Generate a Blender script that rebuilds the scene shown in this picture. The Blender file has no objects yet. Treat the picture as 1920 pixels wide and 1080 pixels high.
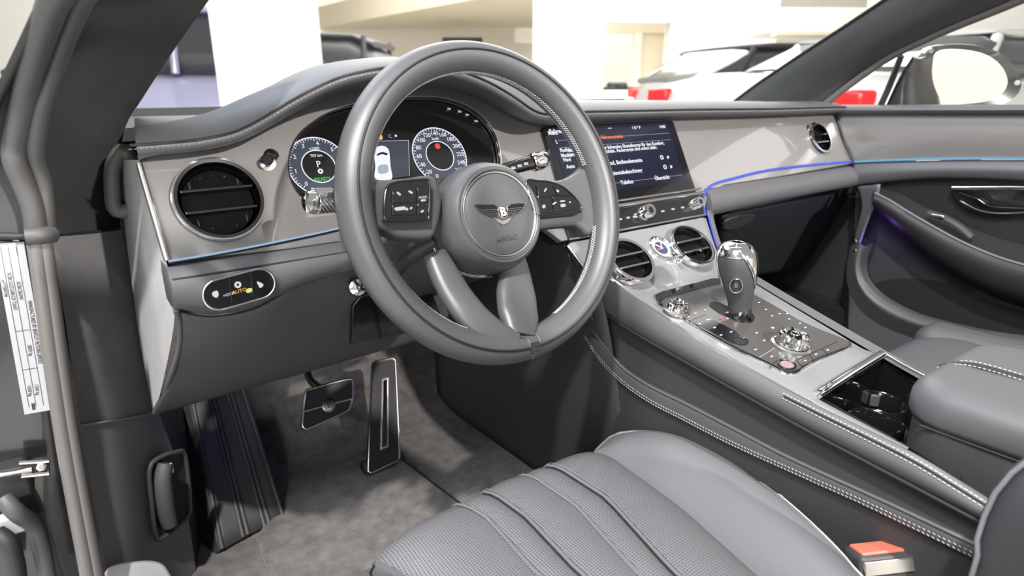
import bpy, bmesh, math, random
from mathutils import Vector, Matrix
random.seed(7)
SC = bpy.context.scene
COL = SC.collection
# ---------------------------------------------------------------- camera, world, lights, exposure
FPX = 1200.0
POS = Vector((-.418, -.60, .991))
YAW, PIT = math.radians(36.41), math.radians(17.8)
FWD = Vector((math.sin(YAW)*math.cos(PIT), math.cos(YAW)*math.cos(PIT), -math.sin(PIT)))
RGT = Vector((math.cos(YAW), -math.sin(YAW), 0))
UPV = RGT.cross(FWD)
cam = bpy.data.cameras.new('camera'); cam_o = bpy.data.objects.new('camera', cam); COL.objects.link(cam_o)
cam_o.matrix_world = Matrix(((RGT.x, UPV.x, -FWD.x, POS.x), (RGT.y, UPV.y, -FWD.y, POS.y), (RGT.z, UPV.z, -FWD.z, POS.z), (0, 0, 0, 1)))
cam.sensor_width = 36; cam.lens = FPX/1920*36; cam.clip_start = .02; cam.clip_end = 200
cam.dof.use_dof = True; cam.dof.focus_distance = .86; cam.dof.aperture_fstop = 5.0
SC.camera = cam_o
SC.view_settings.view_transform = 'Standard'
SC.view_settings.look = 'None'
SC.view_settings.gamma = 1.0
SC.view_settings.use_curve_mapping = False
SC.view_settings.exposure = 0.0
world = bpy.data.worlds.new('world'); SC.world = world; world.use_nodes = True
wb = world.node_tree.nodes['Background']; wb.inputs[0].default_value = (1, .98, .955, 1); wb.inputs[1].default_value = .4

def area(name, loc, aim, size, power, color, size_y=None):
    l = bpy.data.lights.new(name, 'AREA'); l.energy = power; l.color = color; l.size = size
    if size_y: l.shape = 'RECTANGLE'; l.size_y = size_y
    else: l.shape = 'DISK'
    o = bpy.data.objects.new(name, l); COL.objects.link(o); o.location = loc
    o.rotation_euler = (Vector(aim)-Vector(loc)).to_track_quat('-Z', 'Y').to_euler()
    return o
area('ceiling_spot_rear', (.52, -3.55, 2.6), (.15, .5, .27), .10, 260, (1, .95, .92))
area('ceiling_spot_overhead', (-1.16, -1.16, 3.3), (0, .1, .4), .12, 168, (1, .97, .95))
area('floor_bounce_fill', (-2.3, -.9, 3.3), (-1.9, -.7, 0), 1.2, 200, (.96, .98, 1))  # added light; brightens the floor so it bounces into the door opening
area('rear_left_fill', (-2.9, -2.7, 1.75), (0, .1, .7), 2.2, 90, (.93, .96, 1))  # added soft fill from behind left, not a known fixture
area('ceiling_panel_front', (-.6, 2.4, 3.3), (.1, 0, .7), 2.6, 80, (.72, .84, 1), 1.6)
area('fascia_reflection_light', (3.2, -1.0, 2.1), (.75, .16, .86), .66, 2.3, (1, .93, .95), .42)  # added light, sized to make the bright reflection on the passenger fascia
area('showroom_ceiling_panel', (6, 8, 5.2), (6, 8, 0), 9, 1700, (1, .97, .92), 9)
area('rear_wall_fill', (1.5, -4.5, 4.4), (2, -9, 1.2), 4, 330, (1, .97, .92))  # added light; brightens the rear wall for mirror and gloss reflections
area('wall_fill', (.5, 1.2, 4.6), (5, 7, 1.6), 3.5, 110, (1, .97, .92))  # added light to brighten the nearer showroom walls
area('far_wall_fill', (5, 5, 4.9), (10, 14, 1.8), 5, 520, (1, .97, .92))  # added light to brighten the farther showroom walls

# ---------------------------------------------------------------- helpers
def ray(x, y): return FWD + RGT*((x-960)/FPX) - UPV*((y-540)/FPX)
def on(x, y, **k):
    d = ray(x, y); (a, v), = k.items(); i = 'XYZ'.index(a)
    return POS + d*((v-POS[i])/d[i])
def V(*a): return Vector(a)
class Plane:
    def __init__(s, o, u, v):
        s.o = Vector(o); s.u = Vector(u).normalized(); s.v = Vector(v).normalized(); s.n = s.u.cross(s.v).normalized()
    def px(s, x, y, h=0):
        d = ray(x, y); o = s.o + s.n*h
        return POS + d*((o-POS).dot(s.n)/d.dot(s.n))
    def uv(s, x, y, h=0):
        p = s.px(x, y, h) - s.o; return (p.dot(s.u), p.dot(s.v))
    def at(s, a, b, h=0): return s.o + s.u*a + s.v*b + s.n*h
    def mat(s, a=0, b=0, h=0, rot=0):
        c, q = math.cos(rot), math.sin(rot); p = s.at(a, b, h); u = s.u*c+s.v*q; v = s.v*c-s.u*q
        return Matrix(((u.x, v.x, s.n.x, p.x), (u.y, v.y, s.n.y, p.y), (u.z, v.z, s.n.z, p.z), (0, 0, 0, 1)))
FA = Plane((0, .135, .807), (1, 0, 0), (0, .473, .881))          # dashboard fascia
CO = Plane((.38, -.02, .68), (1, 0, 0), (0, .985, .174))         # console top
WA = Plane((.38, .03, .69), (1, 0, 0), (0, .772, .636))          # waterfall under the climate strip
T20 = math.radians(20)
WH = Plane((0, 0, .86), (1, 0, 0), (0, math.sin(T20), math.cos(T20)))

def cr(pts, n, closed=False):
    """Catmull-Rom resample of 3-D or 2-D points, n samples by chord length"""
    P = [Vector(p) for p in pts]; m = len(P)
    seg = m if closed else m-1
    out = []
    L = [(P[(i+1) % m]-P[i]).length for i in range(seg)]; tot = sum(L) or 1
    for k in range(n):
        s = tot*k/(n if closed else n-1); i = 0
        while i < seg-1 and s > L[i]: s -= L[i]; i += 1
        t = min(1, s/(L[i] or 1))
        g = (lambda j: P[j % m]) if closed else (lambda j: P[max(0, min(m-1, j))])
        a, b, c, d = g(i-1), g(i), g(i+1), g(i+2)
        out.append(.5*((2*b)+(c-a)*t+(2*a-5*b+4*c-d)*t*t+(3*b-a-3*c+d)*t**3))
    return out
def lin(pts, n):
    P = [Vector(p) for p in pts]; L = [(P[i+1]-P[i]).length for i in range(len(P)-1)]; tot = sum(L); out = []
    for k in range(n):
        s = tot*k/(n-1); i = 0
        while i < len(L)-1 and s > L[i]: s -= L[i]; i += 1
        out.append(P[i].lerp(P[i+1], min(1, s/(L[i] or 1))))
    return out
def interp(tab, x):
    tab = sorted(tab)
    if x <= tab[0][0]: return tab[0][1]
    for (a, b), (c, d) in zip(tab, tab[1:]):
        if x <= c: return b+(d-b)*(x-a)/((c-a) or 1)
    return tab[-1][1]

def link(o, parent=None):
    COL.objects.link(o)
    if parent is not None:
        o.parent = parent; o.matrix_parent_inverse = parent.matrix_world.inverted()
    return o
def mesh(name, verts, faces, m, parent=None, smooth=True, bevel=0, seg=2, sub=0, solid=0, kind=None, angle=40):
    me = bpy.data.meshes.new(name); me.from_pydata([tuple(v) for v in verts], [], faces); me.update()
    bm = bmesh.new(); bm.from_mesh(me); bmesh.ops.recalc_face_normals(bm, faces=bm.faces); bm.to_mesh(me); bm.free()
    return finish(name, me, m, parent, smooth, bevel, seg, sub, solid, kind, angle)
def finish(name, me, m, parent=None, smooth=True, bevel=0, seg=2, sub=0, solid=0, kind=None, angle=40):
    o = bpy.data.objects.new(name, me); me.materials.append(m)
    if smooth:
        me.shade_smooth()
        me.set_sharp_from_angle(angle=math.radians(angle))
    if solid:
        q = o.modifiers.new('solid', 'SOLIDIFY'); q.thickness = solid; q.offset = 0
    if bevel:
        b = o.modifiers.new('bevel', 'BEVEL'); b.width = bevel; b.segments = seg; b.limit_method = 'ANGLE'; b.angle_limit = math.radians(35); b.harden_normals = False
    if sub:
        q = o.modifiers.new('sub', 'SUBSURF'); q.levels = q.render_levels = sub
    if kind: o['kind'] = kind
    return link(o, parent)
def thing(name, label, cat, loc=(0, 0, 0), group=None):
    o = bpy.data.objects.new(name, None); o.location = loc; o.empty_display_size = .05
    o.matrix_world = Matrix.Translation(Vector(loc)); COL.objects.link(o)
    o['label'] = label; o['category'] = cat
    if group: o['group'] = group
    return o
def tag(o, label, cat, group=None):
    o['label'] = label; o['category'] = cat
    if group: o['group'] = group
    return o
def grid(name, rows, m, parent=None, closed_u=False, closed_v=False, cap=False, **k):
    """rows: list of equally long lists of points"""
    R, C = len(rows), len(rows[0]); vs = [p for r in rows for p in r]; fs = []
    for i in range(R if closed_v else R-1):
        for j in range(C if closed_u else C-1):
            a, b = i*C+j, i*C+(j+1) % C; c, d = ((i+1) % R)*C+(j+1) % C, ((i+1) % R)*C+j
            fs.append((a, b, c, d))
    if cap:
        fs.append(tuple(range(C))); fs.append(tuple(range((R-1)*C, R*C)))
    return mesh(name, vs, fs, m, parent, **k)
def patch(name, ctrl, m, parent=None, nu=24, nv=12, **k):
    """smooth surface through a few control rows (each a list of points)"""
    rows = [cr(r, nu) for r in ctrl]
    cols = [cr([r[j] for r in rows], nv) for j in range(nu)]
    return grid(name, cols, m, parent, **k)
def tube(name, path, r, m, parent=None, closed=False, seg=10, n=None, flat=None, up=None, **k):
    """sweep of a (possibly flattened) circle; r number or function of 0..1; flat = (a, b) radii along side/up"""
    P = cr(path, n, closed) if n else [Vector(p) for p in path]
    N = len(P); rows = []; prev = None
    for i in range(N):
        t = (P[(i+1) % N]-P[i-1]) if closed else (P[min(N-1, i+1)]-P[max(0, i-1)])
        t.normalize()
        if up is not None: a = t.cross(Vector(up))
        elif prev is None: a = t.orthogonal()
        else: a = prev - t*prev.dot(t)
        a.normalize(); prev = a; b = a.cross(t)
        q = r(i/(N-1)) if callable(r) else r
        fa, fb = flat if flat else (1, 1)
        rows.append([P[i] + a*(math.cos(w)*q*fa) + b*(math.sin(w)*q*fb) for w in (2*math.pi*j/seg for j in range(seg))])
    return grid(name, rows, m, parent, closed_u=True, closed_v=closed, cap=not closed, angle=60, **k)
def lathe(name, M, prof, m, parent=None, seg=32, sx=1, sy=1, **k):
    """profile of (r, h) about the local z of matrix M"""
    rows = []
    for r, h in prof:
        rows.append([M @ Vector((max(r, 1e-5)*math.cos(a)*sx, max(r, 1e-5)*math.sin(a)*sy, h)) for a in (2*math.pi*j/seg for j in range(seg))])
    return grid(name, rows, m, parent, closed_u=True, **k)
def plate(name, pl, outs, thick, m, parent=None, h=0, bevel=0, res=2, smooth=True, kind=None):
    """flat plate with holes on a plane: outs = lists of (u, v), first the outline; top face at height h"""
    cu = bpy.data.curves.new(name, 'CURVE'); cu.dimensions = '2D'; cu.fill_mode = 'BOTH'
    cu.extrude = max(1e-5, thick/2-bevel); cu.bevel_depth = bevel; cu.bevel_resolution = res
    cu.offset = -bevel
    for o in outs:
        s = cu.splines.new('POLY'); s.points.add(len(o)-1); s.use_cyclic_u = True
        for p, q in zip(s.points, o): p.co = (q[0], q[1], 0, 1)
    return curve_mesh(name, cu, pl.mat(h=h-thick/2), m, parent, smooth, kind)
def curve_mesh(name, cu, M, m, parent, smooth=True, kind=None):
    t = bpy.data.objects.new('tmp', cu); COL.objects.link(t)
    bpy.context.view_layer.update()
    me = bpy.data.meshes.new_from_object(t.evaluated_get(bpy.context.evaluated_depsgraph_get()))
    bpy.data.objects.remove(t); bpy.data.curves.remove(cu)
    me.transform(M); me.materials.clear(); me.name = name
    return finish(name, me, m, parent, smooth=smooth, kind=kind, angle=35)
def text(name, s, pl, uv, size, m, parent, h=0, rot=0, thick=.0002, sx=1, align='CENTER', bold=0):
    cu = bpy.data.curves.new(name, 'FONT'); cu.body = s; cu.size = size; cu.extrude = thick
    cu.align_x = align; cu.align_y = 'CENTER'; cu.resolution_u = 2; cu.offset = bold*size
    return curve_mesh(name, cu, pl.mat(uv[0], uv[1], h, rot) @ Matrix.Diagonal((sx, 1, 1, 1)), m, parent, smooth=False)
def pxs(pl, pts, h=0): return [pl.uv(x, y, h) for x, y in pts]
def smooth2(uvs, n, closed=True): return [(p.x, p.y) for p in cr([Vector((a, b, 0)) for a, b in uvs], n, closed)]
def circ(c, r, n=40, sy=1): return [(c[0]+r*math.cos(2*math.pi*i/n), c[1]+r*sy*math.sin(2*math.pi*i/n)) for i in range(n)]
def rrect(c, w, h, r, n=5):
    o = []
    for sx, sy, a0 in ((1, 1, 0), (-1, 1, 90), (-1, -1, 180), (1, -1, 270)):
        for i in range(n+1):
            a = math.radians(a0+90*i/n); o.append((c[0]+sx*(w/2-r)+r*math.cos(a), c[1]+sy*(h/2-r)+r*math.sin(a)))
    return o
def box(name, lo, hi, m, parent=None, bevel=0, M=None, **k):
    vs = [V(x, y, z) for x in (lo[0], hi[0]) for y in (lo[1], hi[1]) for z in (lo[2], hi[2])]
    if M: vs = [M @ v for v in vs]
    return mesh(name, vs, [(0, 1, 3, 2), (4, 6, 7, 5), (0, 4, 5, 1), (2, 3, 7, 6), (0, 2, 6, 4), (1, 5, 7, 3)], m, parent, bevel=bevel, **k)
def stitches(name, path, m, parent, pitch=.0055, length=.0036, w=.0006, slant=0, up=(0, 0, 1), n=200, closed=False):
    P = cr(path, n, closed); tot = sum((P[i+1]-P[i]).length for i in range(n-1)); vs, fs = [], []
    S = lin(P, max(2, int(tot/pitch)))
    for i in range(len(S)-1):
        t = (S[i+1]-S[i]).normalized(); a = t.cross(Vector(up)).normalized(); b = a.cross(t)
        t2 = (t+a*slant).normalized(); a2 = b.cross(t2); o = len(vs); c = S[i]
        for x, y, z in ((-1, -1, 0), (1, -1, 0), (1, 1, 0), (-1, 1, 0), (-.7, -.6, 1), (.7, -.6, 1), (.7, .6, 1), (-.7, .6, 1)):
            vs.append(c+t2*(x*length/2)+a2*(y*w)+b*(z*w*1.1))
        fs += [tuple(o+q for q in f) for f in ((4, 5, 6, 7), (0, 1, 5, 4), (1, 2, 6, 5), (2, 3, 7, 6), (3, 0, 4, 7))]
    return mesh(name, vs, fs, m, parent, smooth=False, kind='stuff')

# ---------------------------------------------------------------- materials
def mat(name, col, rough=.5, metal=0, spec=.5, coat=0, coat_r=.05, bump=None, var=None, emit=None, es=1, sheen=0, tint=None):
    m = bpy.data.materials.new(name); m.use_nodes = True; nt = m.node_tree; b = nt.nodes['Principled BSDF']
    b.inputs['Base Color'].default_value = (*col, 1); b.inputs['Roughness'].default_value = rough; b.inputs['Metallic'].default_value = metal
    b.inputs['Specular IOR Level'].default_value = spec; b.inputs['Coat Weight'].default_value = coat; b.inputs['Coat Roughness'].default_value = coat_r
    b.inputs['Sheen Weight'].default_value = sheen
    if emit: b.inputs['Emission Color'].default_value = (*emit, 1); b.inputs['Emission Strength'].default_value = es
    tc = nt.nodes.new('ShaderNodeTexCoord')
    if var:      # (scale, amount): blotchy colour of the material itself
        nz = nt.nodes.new('ShaderNodeTexNoise'); nz.inputs['Scale'].default_value = var[0]; nz.inputs['Detail'].default_value = 5
        nt.links.new(tc.outputs['Object'], nz.inputs['Vector'])
        mr = nt.nodes.new('ShaderNodeMapRange'); mr.inputs[1].default_value = .3; mr.inputs[2].default_value = .7
        mr.inputs[3].default_value = 1-var[1]; mr.inputs[4].default_value = 1+var[1]
        nt.links.new(nz.outputs['Fac'], mr.inputs[0])
        mx = nt.nodes.new('ShaderNodeVectorMath'); mx.operation = 'SCALE'; mx.inputs[0].default_value = col
        nt.links.new(mr.outputs[0], mx.inputs['Scale']); nt.links.new(mx.outputs[0], b.inputs['Base Color'])
    if bump:     # (kind, scale, strength, distance)
        if bump[0] == 'vor':
            tx = nt.nodes.new('ShaderNodeTexVoronoi'); out = tx.outputs['Distance']
        else:
            tx = nt.nodes.new('ShaderNodeTexNoise'); tx.inputs['Detail'].default_value = 3; out = tx.outputs['Fac']
        tx.inputs['Scale'].default_value = bump[1]; nt.links.new(tc.outputs['Object'], tx.inputs['Vector'])
        bp = nt.nodes.new('ShaderNodeBump'); bp.inputs['Strength'].default_value = bump[2]; bp.inputs['Distance'].default_value = bump[3]
        nt.links.new(out, bp.inputs['Height']); nt.links.new(bp.outputs[0], b.inputs['Normal'])
    return m
M = {}
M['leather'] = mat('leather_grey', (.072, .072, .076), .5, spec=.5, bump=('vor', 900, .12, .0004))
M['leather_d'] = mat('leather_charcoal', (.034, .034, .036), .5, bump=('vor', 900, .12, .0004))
M['leather_b'] = mat('leather_black', (.013, .013, .014), .5, spec=.3, bump=('vor', 900, .12, .0004))
M['leather_w'] = mat('leather_wheel', (.06, .06, .062), .42, bump=('vor', 1100, .1, .0003))
M['suede'] = mat('suede_grey', (.027, .027, .027), .95, spec=.15, sheen=.04, var=(25, .12), bump=('noise', 700, .2, .0004))
M['suede_l'] = mat('suede_pale', (.105, .103, .101), .9, spec=.2, sheen=.3, var=(30, .18), bump=('noise', 600, .2, .0004))
M['seam'] = mat('seam_black', (.008, .008, .009), .7)
M['thread'] = mat('thread_pale', (.42, .42, .43), .7)
M['thread_d'] = mat('thread_grey', (.2, .2, .21), .7)
M['fascia'] = mat('fascia_titanium', (.16, .155, .15), .32, metal=.2, coat=.9, coat_r=.03)
M['veneer'] = mat('console_titanium', (.24, .24, .25), .22, metal=.35, coat=.7, coat_r=.04)
M['chrome'] = mat('chrome', (.82, .81, .8), .1, metal=1)
M['satin'] = mat('satin_metal', (.6, .59, .57), .28, metal=1)
M['dark_chrome'] = mat('dark_chrome', (.12, .117, .113), .14, metal=1)
M['gloss'] = mat('gloss_black', (.006, .006, .007), .08, coat=1, coat_r=.03)
M['black'] = mat('matt_black', (.012, .012, .013), .6)
M['panel_blk'] = mat('console_panel_grey', (.05, .048, .046), .3, coat=.3, coat_r=.1)
M['rubber'] = mat('rubber_grey', (.05, .049, .048), .55)
M['rubber_b'] = mat('rubber_brown_grey', (.1, .092, .086), .45)
M['plastic'] = mat('plastic_dark', (.03, .03, .031), .55, bump=('noise', 500, .1, .0003))
M['plastic_l'] = mat('plastic_grey', (.13, .128, .125), .5)
M['suede_lit'] = mat('suede_kick_lit', (.12, .12, .12), .95, spec=.15, sheen=.25, var=(25, .12), bump=('noise', 700, .2, .0004))  # suede colour raised to stand in for light on the kick panel
M['leather_lit'] = mat('leather_kick_lit', (.15, .15, .153), .5, bump=('vor', 900, .12, .0004))  # leather likewise lightened in place of light reaching the kick panel
M['rail'] = mat('pocket_rail_grey', (.045, .044, .043), .55)
M['carpet'] = mat('carpet_taupe', (.105, .097, .091), 1, spec=.1, sheen=.2, var=(45, .35), bump=('noise', 420, .9, .003))
M['carpet_d'] = mat('carpet_dark', (.05, .048, .047), 1, spec=.1, var=(60, .25), bump=('noise', 420, .8, .003))
M['car_paint'] = mat('dark_car_paint', (.009, .009, .01), .3, coat=1)
M['void'] = mat('duct_void', (.003, .003, .003), .9, spec=.1)
M['label'] = mat('label_paper', (.34, .34, .35), .55)
M['ink'] = mat('label_ink', (.03, .03, .035), .6)
M['white_ink'] = mat('white_print', (.75, .75, .76), .5)
M['red_ink'] = mat('red_print', (.6, .06, .06), .5)
M['wall'] = mat('wall_cream', (.85, .81, .72), .8)
M['wall_w'] = mat('wall_white', (.92, .90, .84), .8)
M['beige'] = mat('soffit_beige', (.74, .66, .5), .8)
M['floor'] = mat('showroom_floor', (.5, .485, .46), .35)
M['mirror'] = mat('mirror_glass', (.9, .9, .9), .02, metal=1)
M['red_btn'] = mat('buckle_red', (.58, .12, .08), .45)
def emi(name, c, s): return mat(name, (.0, .0, .0), .4, emit=c, es=s)
M['scr_bg'] = mat('screen_navy', (.004, .004, .006), .12, emit=(.012, .014, .035), es=1, coat=.5)
M['scr_blk'] = mat('cluster_black', (.006, .006, .006), .15, emit=(.006, .006, .006), es=1)
M['scr_grey'] = mat('cluster_slate', (.01, .01, .012), .2, emit=(.035, .042, .06), es=1)
M['scr_dial'] = mat('dial_slate', (.01, .01, .012), .2, emit=(.06, .07, .1), es=1)
M['scr_w'] = emi('screen_white', (.85, .88, .95), 1)
M['scr_o'] = emi('screen_orange', (.85, .22, .08), 1)
M['scr_r'] = emi('screen_red', (.8, .05, .05), 1)
M['scr_g'] = emi('screen_green', (.03, .6, .08), 1)
M['scr_line'] = emi('screen_line', (.35, .38, .5), 1)
M['amber'] = emi('icon_amber', (.9, .5, .05), 1)
M['icon'] = emi('icon_white', (.7, .72, .75), 1)
M['led_blue'] = emi('light_strip_blue', (.1, .16, .9), 1.0)
M['led_pale'] = emi('light_strip_pale', (.36, .52, .75), .9)
M['led_ice'] = emi('light_strip_ice', (.2, .5, .75), .8)
# ================================================================ DASHBOARD
dash = thing('dashboard', 'wide grey leather and titanium dashboard running across the whole cabin', 'dashboard', (.38, .3, .8))
XA, XB = -.337, 1.10
def tabX(pts, Y, i=2):       # (x -> z) table of pixel points lying in the plane Y
    return [(p.x, p[i]) for p in (on(x, y, Y=Y) for x, y in pts)]
lipL = [(250, 272), (279, 270), (368, 263), (441, 248), (489, 224), (537, 193), (585, 167), (633, 145), (681, 133), (717, 127), (770, 122), (821, 124), (870, 134), (916, 153), (964, 181), (999, 207), (1020, 214), (1060, 213)]
lipR = [(1090, 209), (1200, 207), (1300, 205), (1450, 204), (1560, 201), (1650, 199)]
YL = .135
def lipy(x): return interp([(420, .165), (640, YL), (1010, YL), (1090, .17)], x)
LIP = [on(x, y, Y=lipy(x)) for x, y in lipL+lipR]
ZL = [(p.x, p.z) for p in LIP]; YLT = [(p.x, p.y) for p in LIP]
topL = [(240, 240), (330, 231), (400, 216), (450, 194), (500, 170), (550, 152), (600, 137), (650, 125), (700, 117), (740, 113), (800, 109), (860, 112), (920, 127), (970, 152), (1010, 178), (1050, 187)]
topR = [(1100, 187), (1200, 187), (1300, 188), (1450, 190), (1560, 191), (1650, 192)]
ZT = tabX(topL, .21) + tabX(topR, .25)
def fz(pts): return [(p.x, p.z) for p in (FA.px(x, y) for x, y in pts)]
ZF = fz([(250, 303), (290, 288), (380, 281), (450, 266), (500, 241), (560, 206), (620, 181), (680, 170), (740, 164), (800, 162), (870, 170), (920, 192), (960, 220), (1000, 236), (1060, 235), (1150, 228), (1262, 222), (1400, 218), (1500, 215), (1565, 212), (1600, 210)])
def faY(z): return .135 + (z-.807)*.473/.881
NX = 110
Xs = [XA + (XB-XA)*i/(NX-1) for i in range(NX)]
def smoothtab(tab, w=.02):
    return [(x, sum(interp(tab, x+d) for d in (-w, -w/2, 0, w/2, w))/5) for x in Xs]
YLT = smoothtab(YLT, .03)
ZL, ZT, ZF = smoothtab(ZL, .012), smoothtab(ZT), smoothtab(ZF, .012)
cols, seam, stit = [], [], []
for x in Xs:
    zl, zt, zf = interp(ZL, x), interp(ZT, x), interp(ZF, x)
    yl = interp(YLT, x)
    yf = faY(zf)
    zt = max(zt, zl+.012)
    c = [V(x, yf+.004, zf-.002), V(x, yf*.5+yl*.5, min(zf, zl-.012)*.5+.5*(zl-.012)), V(x, yl+.004, zl-.011), V(x, yl-.002, zl-.005), V(x, yl, zl)]
    seam.append(V(x, yl-.0015, zl)); stit.append(V(x, yl-.003, zl-.006))
    c += cr([V(x, yl+.001, zl+.001), V(x, yl+.012, zl+.45*(zt-zl)), V(x, yl+.035, zl+.8*(zt-zl)), V(x, yl+.075, zt), V(x, yl+.12, zt-.004), V(x, .33, max(.946, zt-.03)), V(x, .40, .947), V(x, .62, .938)], 16)
    cols.append([V(max(p.x, XA+.004+max(0, p.y-.15)*.13), p.y, p.z) for p in c])
grid('cowl', cols, M['leather'], dash, cap=True, angle=80)
tube('cowl_seam', seam, .0016, M['seam'], dash, seg=6)
stitches('cowl_stitching', [p+V(0, -.0002, -.0042) for p in seam], M['thread_d'], dash, pitch=.005, length=.0034, w=.0005)
# fascia with real openings
vL = FA.uv(411, 376); vP = FA.uv(1535, 261)
clus_px = [(541, 318), (543, 285), (556, 256), (580, 232), (620, 208), (680, 191), (740, 183), (820, 182), (870, 195), (905, 218), (928, 248), (938, 285), (938, 320), (925, 352), (860, 372), (760, 378), (640, 380), (572, 372), (550, 348)]
clus = smooth2(pxs(FA, clus_px), 90)
scr_px = [(1005, 236), (1262, 223), (1307, 357), (1020, 402)]
scr = pxs(FA, scr_px)
s0, s1 = .215, scr[1][0]
top = [(x, (interp(ZF, x)-.807)/.881+.006) for x in [XA+.004+(1.112-XA)*i/60 for i in range(61)]]
top[0] = (FA.uv(262, 305)[0], top[0][1])
bl = FA.uv(316, 489)
cbr = FA.uv(1320, 405)
outline = top + [FA.uv(1602, 306), (.8, .001), (.62, .0), (cbr[0]+.03, -.012), cbr, (.2, cbr[1]+.002), (.17, -.02), (.1, 0), (0, .0), (-.2, .0), bl]
fas = plate('fascia', FA, [outline, circ(vL, .0435), circ(vP, .031), clus], .012, M['fascia'], dash, bevel=.0015)
plate('fascia_back', FA, [outline], .004, M['black'], dash, h=-.028)
# pale metal edge strip on the left end and light strip along the lower edge
tube('edge_trim', [FA.px(261, 307, .002), FA.px(288, 400, .002), FA.px(314, 489, .002)], .0035, M['satin'], dash, n=20, seg=8)
tube('light_strip', [FA.px(x, y, .003) for x, y in ((316, 490), (400, 476), (500, 457), (600, 436), (660, 422))], .0013, M['led_pale'], dash, n=30, seg=6)
tube('lower_gap', [FA.px(x, y, .0) for x, y in ((316, 493), (400, 479), (500, 460), (600, 439), (660, 425))], .0016, M['seam'], dash, n=30, seg=6)
tube('passenger_light_strip', [FA.px(x, y, .003) for x, y in ((1322, 404), (1318, 372), (1335, 347), (1380, 333), (1440, 319), (1520, 309), (1602, 302))], .0022, M['led_blue'], dash, n=50, seg=6)
# lower leather pad under the strip, driver side and passenger side
def pad(name, xs, bot, Yb, parent):
    rows = []
    zb = tabX(bot, Yb); 
    for x in xs:
        z1 = interp(zb, x)
        rows.append(cr([V(x, .175, .809), V(x, .142, .8062), V(x, .132, .805), V(x, .122, .797), V(x, .113, .782+.4*(z1-.752)), V(x, .118, z1*.6+.785*.4-.004), V(x, .13, z1+.006), V(x, Yb, z1), V(x, Yb+.03, z1+.002)], 18))
    return grid(name, rows, M['leather'], parent, cap=True, angle=70)
pad('lower_pad', [-.327+.5*i/40 for i in range(41)], [(322, 576), (392, 593), (470, 581), (527, 552), (566, 528), (643, 504), (720, 478), (800, 455)], .14, dash)
pad('passenger_lower_pad', [.56+.55*i/40 for i in range(41)], [(1335, 402), (1350, 398), (1420, 381), (1500, 365), (1600, 347), (1640, 340)], .15, dash)
zl = [V(x, .1215, .7955) for x in [-.325+.45*i/60 for i in range(61)]]
tube('lower_pad_seam', zl, .0015, M['seam'], dash, seg=6)
stitches('lower_pad_stitching', [p+V(0, -.002, -.004) for p in zl], M['thread_d'], dash, pitch=.005, length=.0034, w=.0005, up=(0, -1, .3))
# knee panel under the pad
patch('knee_panel', [
    [on(x, y, Y=.150) for x, y in ((331, 583), (392, 594), (470, 582), (527, 553), (566, 529), (643, 505), (720, 478), (800, 455))],
    [on(x, y, Y=.165) for x, y in ((338, 612), (400, 620), (480, 606), (535, 582), (580, 560), (655, 538), (730, 510), (810, 490))],
    [on(x, y, Y=.22) for x, y in ((326, 690), (395, 682), (475, 660), (545, 636), (600, 616), (670, 592), (745, 570), (825, 545))],
    [on(x, y, Y=.3) for x, y in ((292, 772), (380, 748), (470, 722), (560, 698), (640, 675), (720, 652), (790, 632), (850, 615))],
    [on(x, y, Y=.36) for x, y in ((292, 764), (380, 741), (470, 715), (560, 690), (640, 667), (720, 645), (790, 625), (850, 608))]], M['leather'], dash, nu=40, nv=24, solid=.003)
tube('knee_panel_edge', [on(330, 580, Y=.146), on(338, 608, Y=.163), on(336, 650, Y=.19), on(322, 700, Y=.225), on(306, 740, Y=.27), on(290, 773, Y=.3)], .0035, M['leather'], dash, n=30, seg=8)
kp = Plane(on(700, 600, Y=.205), (1, 0, 0), (0, -.42, .9))
plate('column_recess', kp, [pxs(kp, [(662, 575), (676, 556), (800, 520), (830, 600), (760, 625), (658, 648)], .004)], .01, M['gloss'], dash, h=.004, bevel=.002)
# end face of the dashboard toward the door opening
endp = [
    [on(x, y, Y=Y) for x, y, Y in ((228, 300, .35), (232, 400, .35), (243, 500, .35), (262, 640, .35), (287, 772, .35))],
    [on(x, y, Y=Y) for x, y, Y in ((262, 300, .185), (288, 400, .16), (312, 490, .137), (327, 600, .16), (292, 774, .30))]]
patch('end_panel', endp, M['suede_l'], dash, nu=30, nv=6)
ring = [on(x, y, Y=.33) for x, y in ((228, 283), (240, 290), (250, 325), (256, 368), (250, 388), (228, 396), (214, 388), (210, 350), (212, 310))]
tube('side_demister_frame', ring, .0095, M['plastic_l'], dash, closed=True, n=40, seg=8)
rb = Plane(on(232, 340, Y=.34), (1, 0, 0), (0, .1, 1))
plate('side_demister_grille', rb, [smooth2(pxs(rb, [(226, 290), (240, 300), (248, 365), (244, 385), (220, 388), (214, 350), (216, 310)]), 30)], .004, M['black'], dash)
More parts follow.
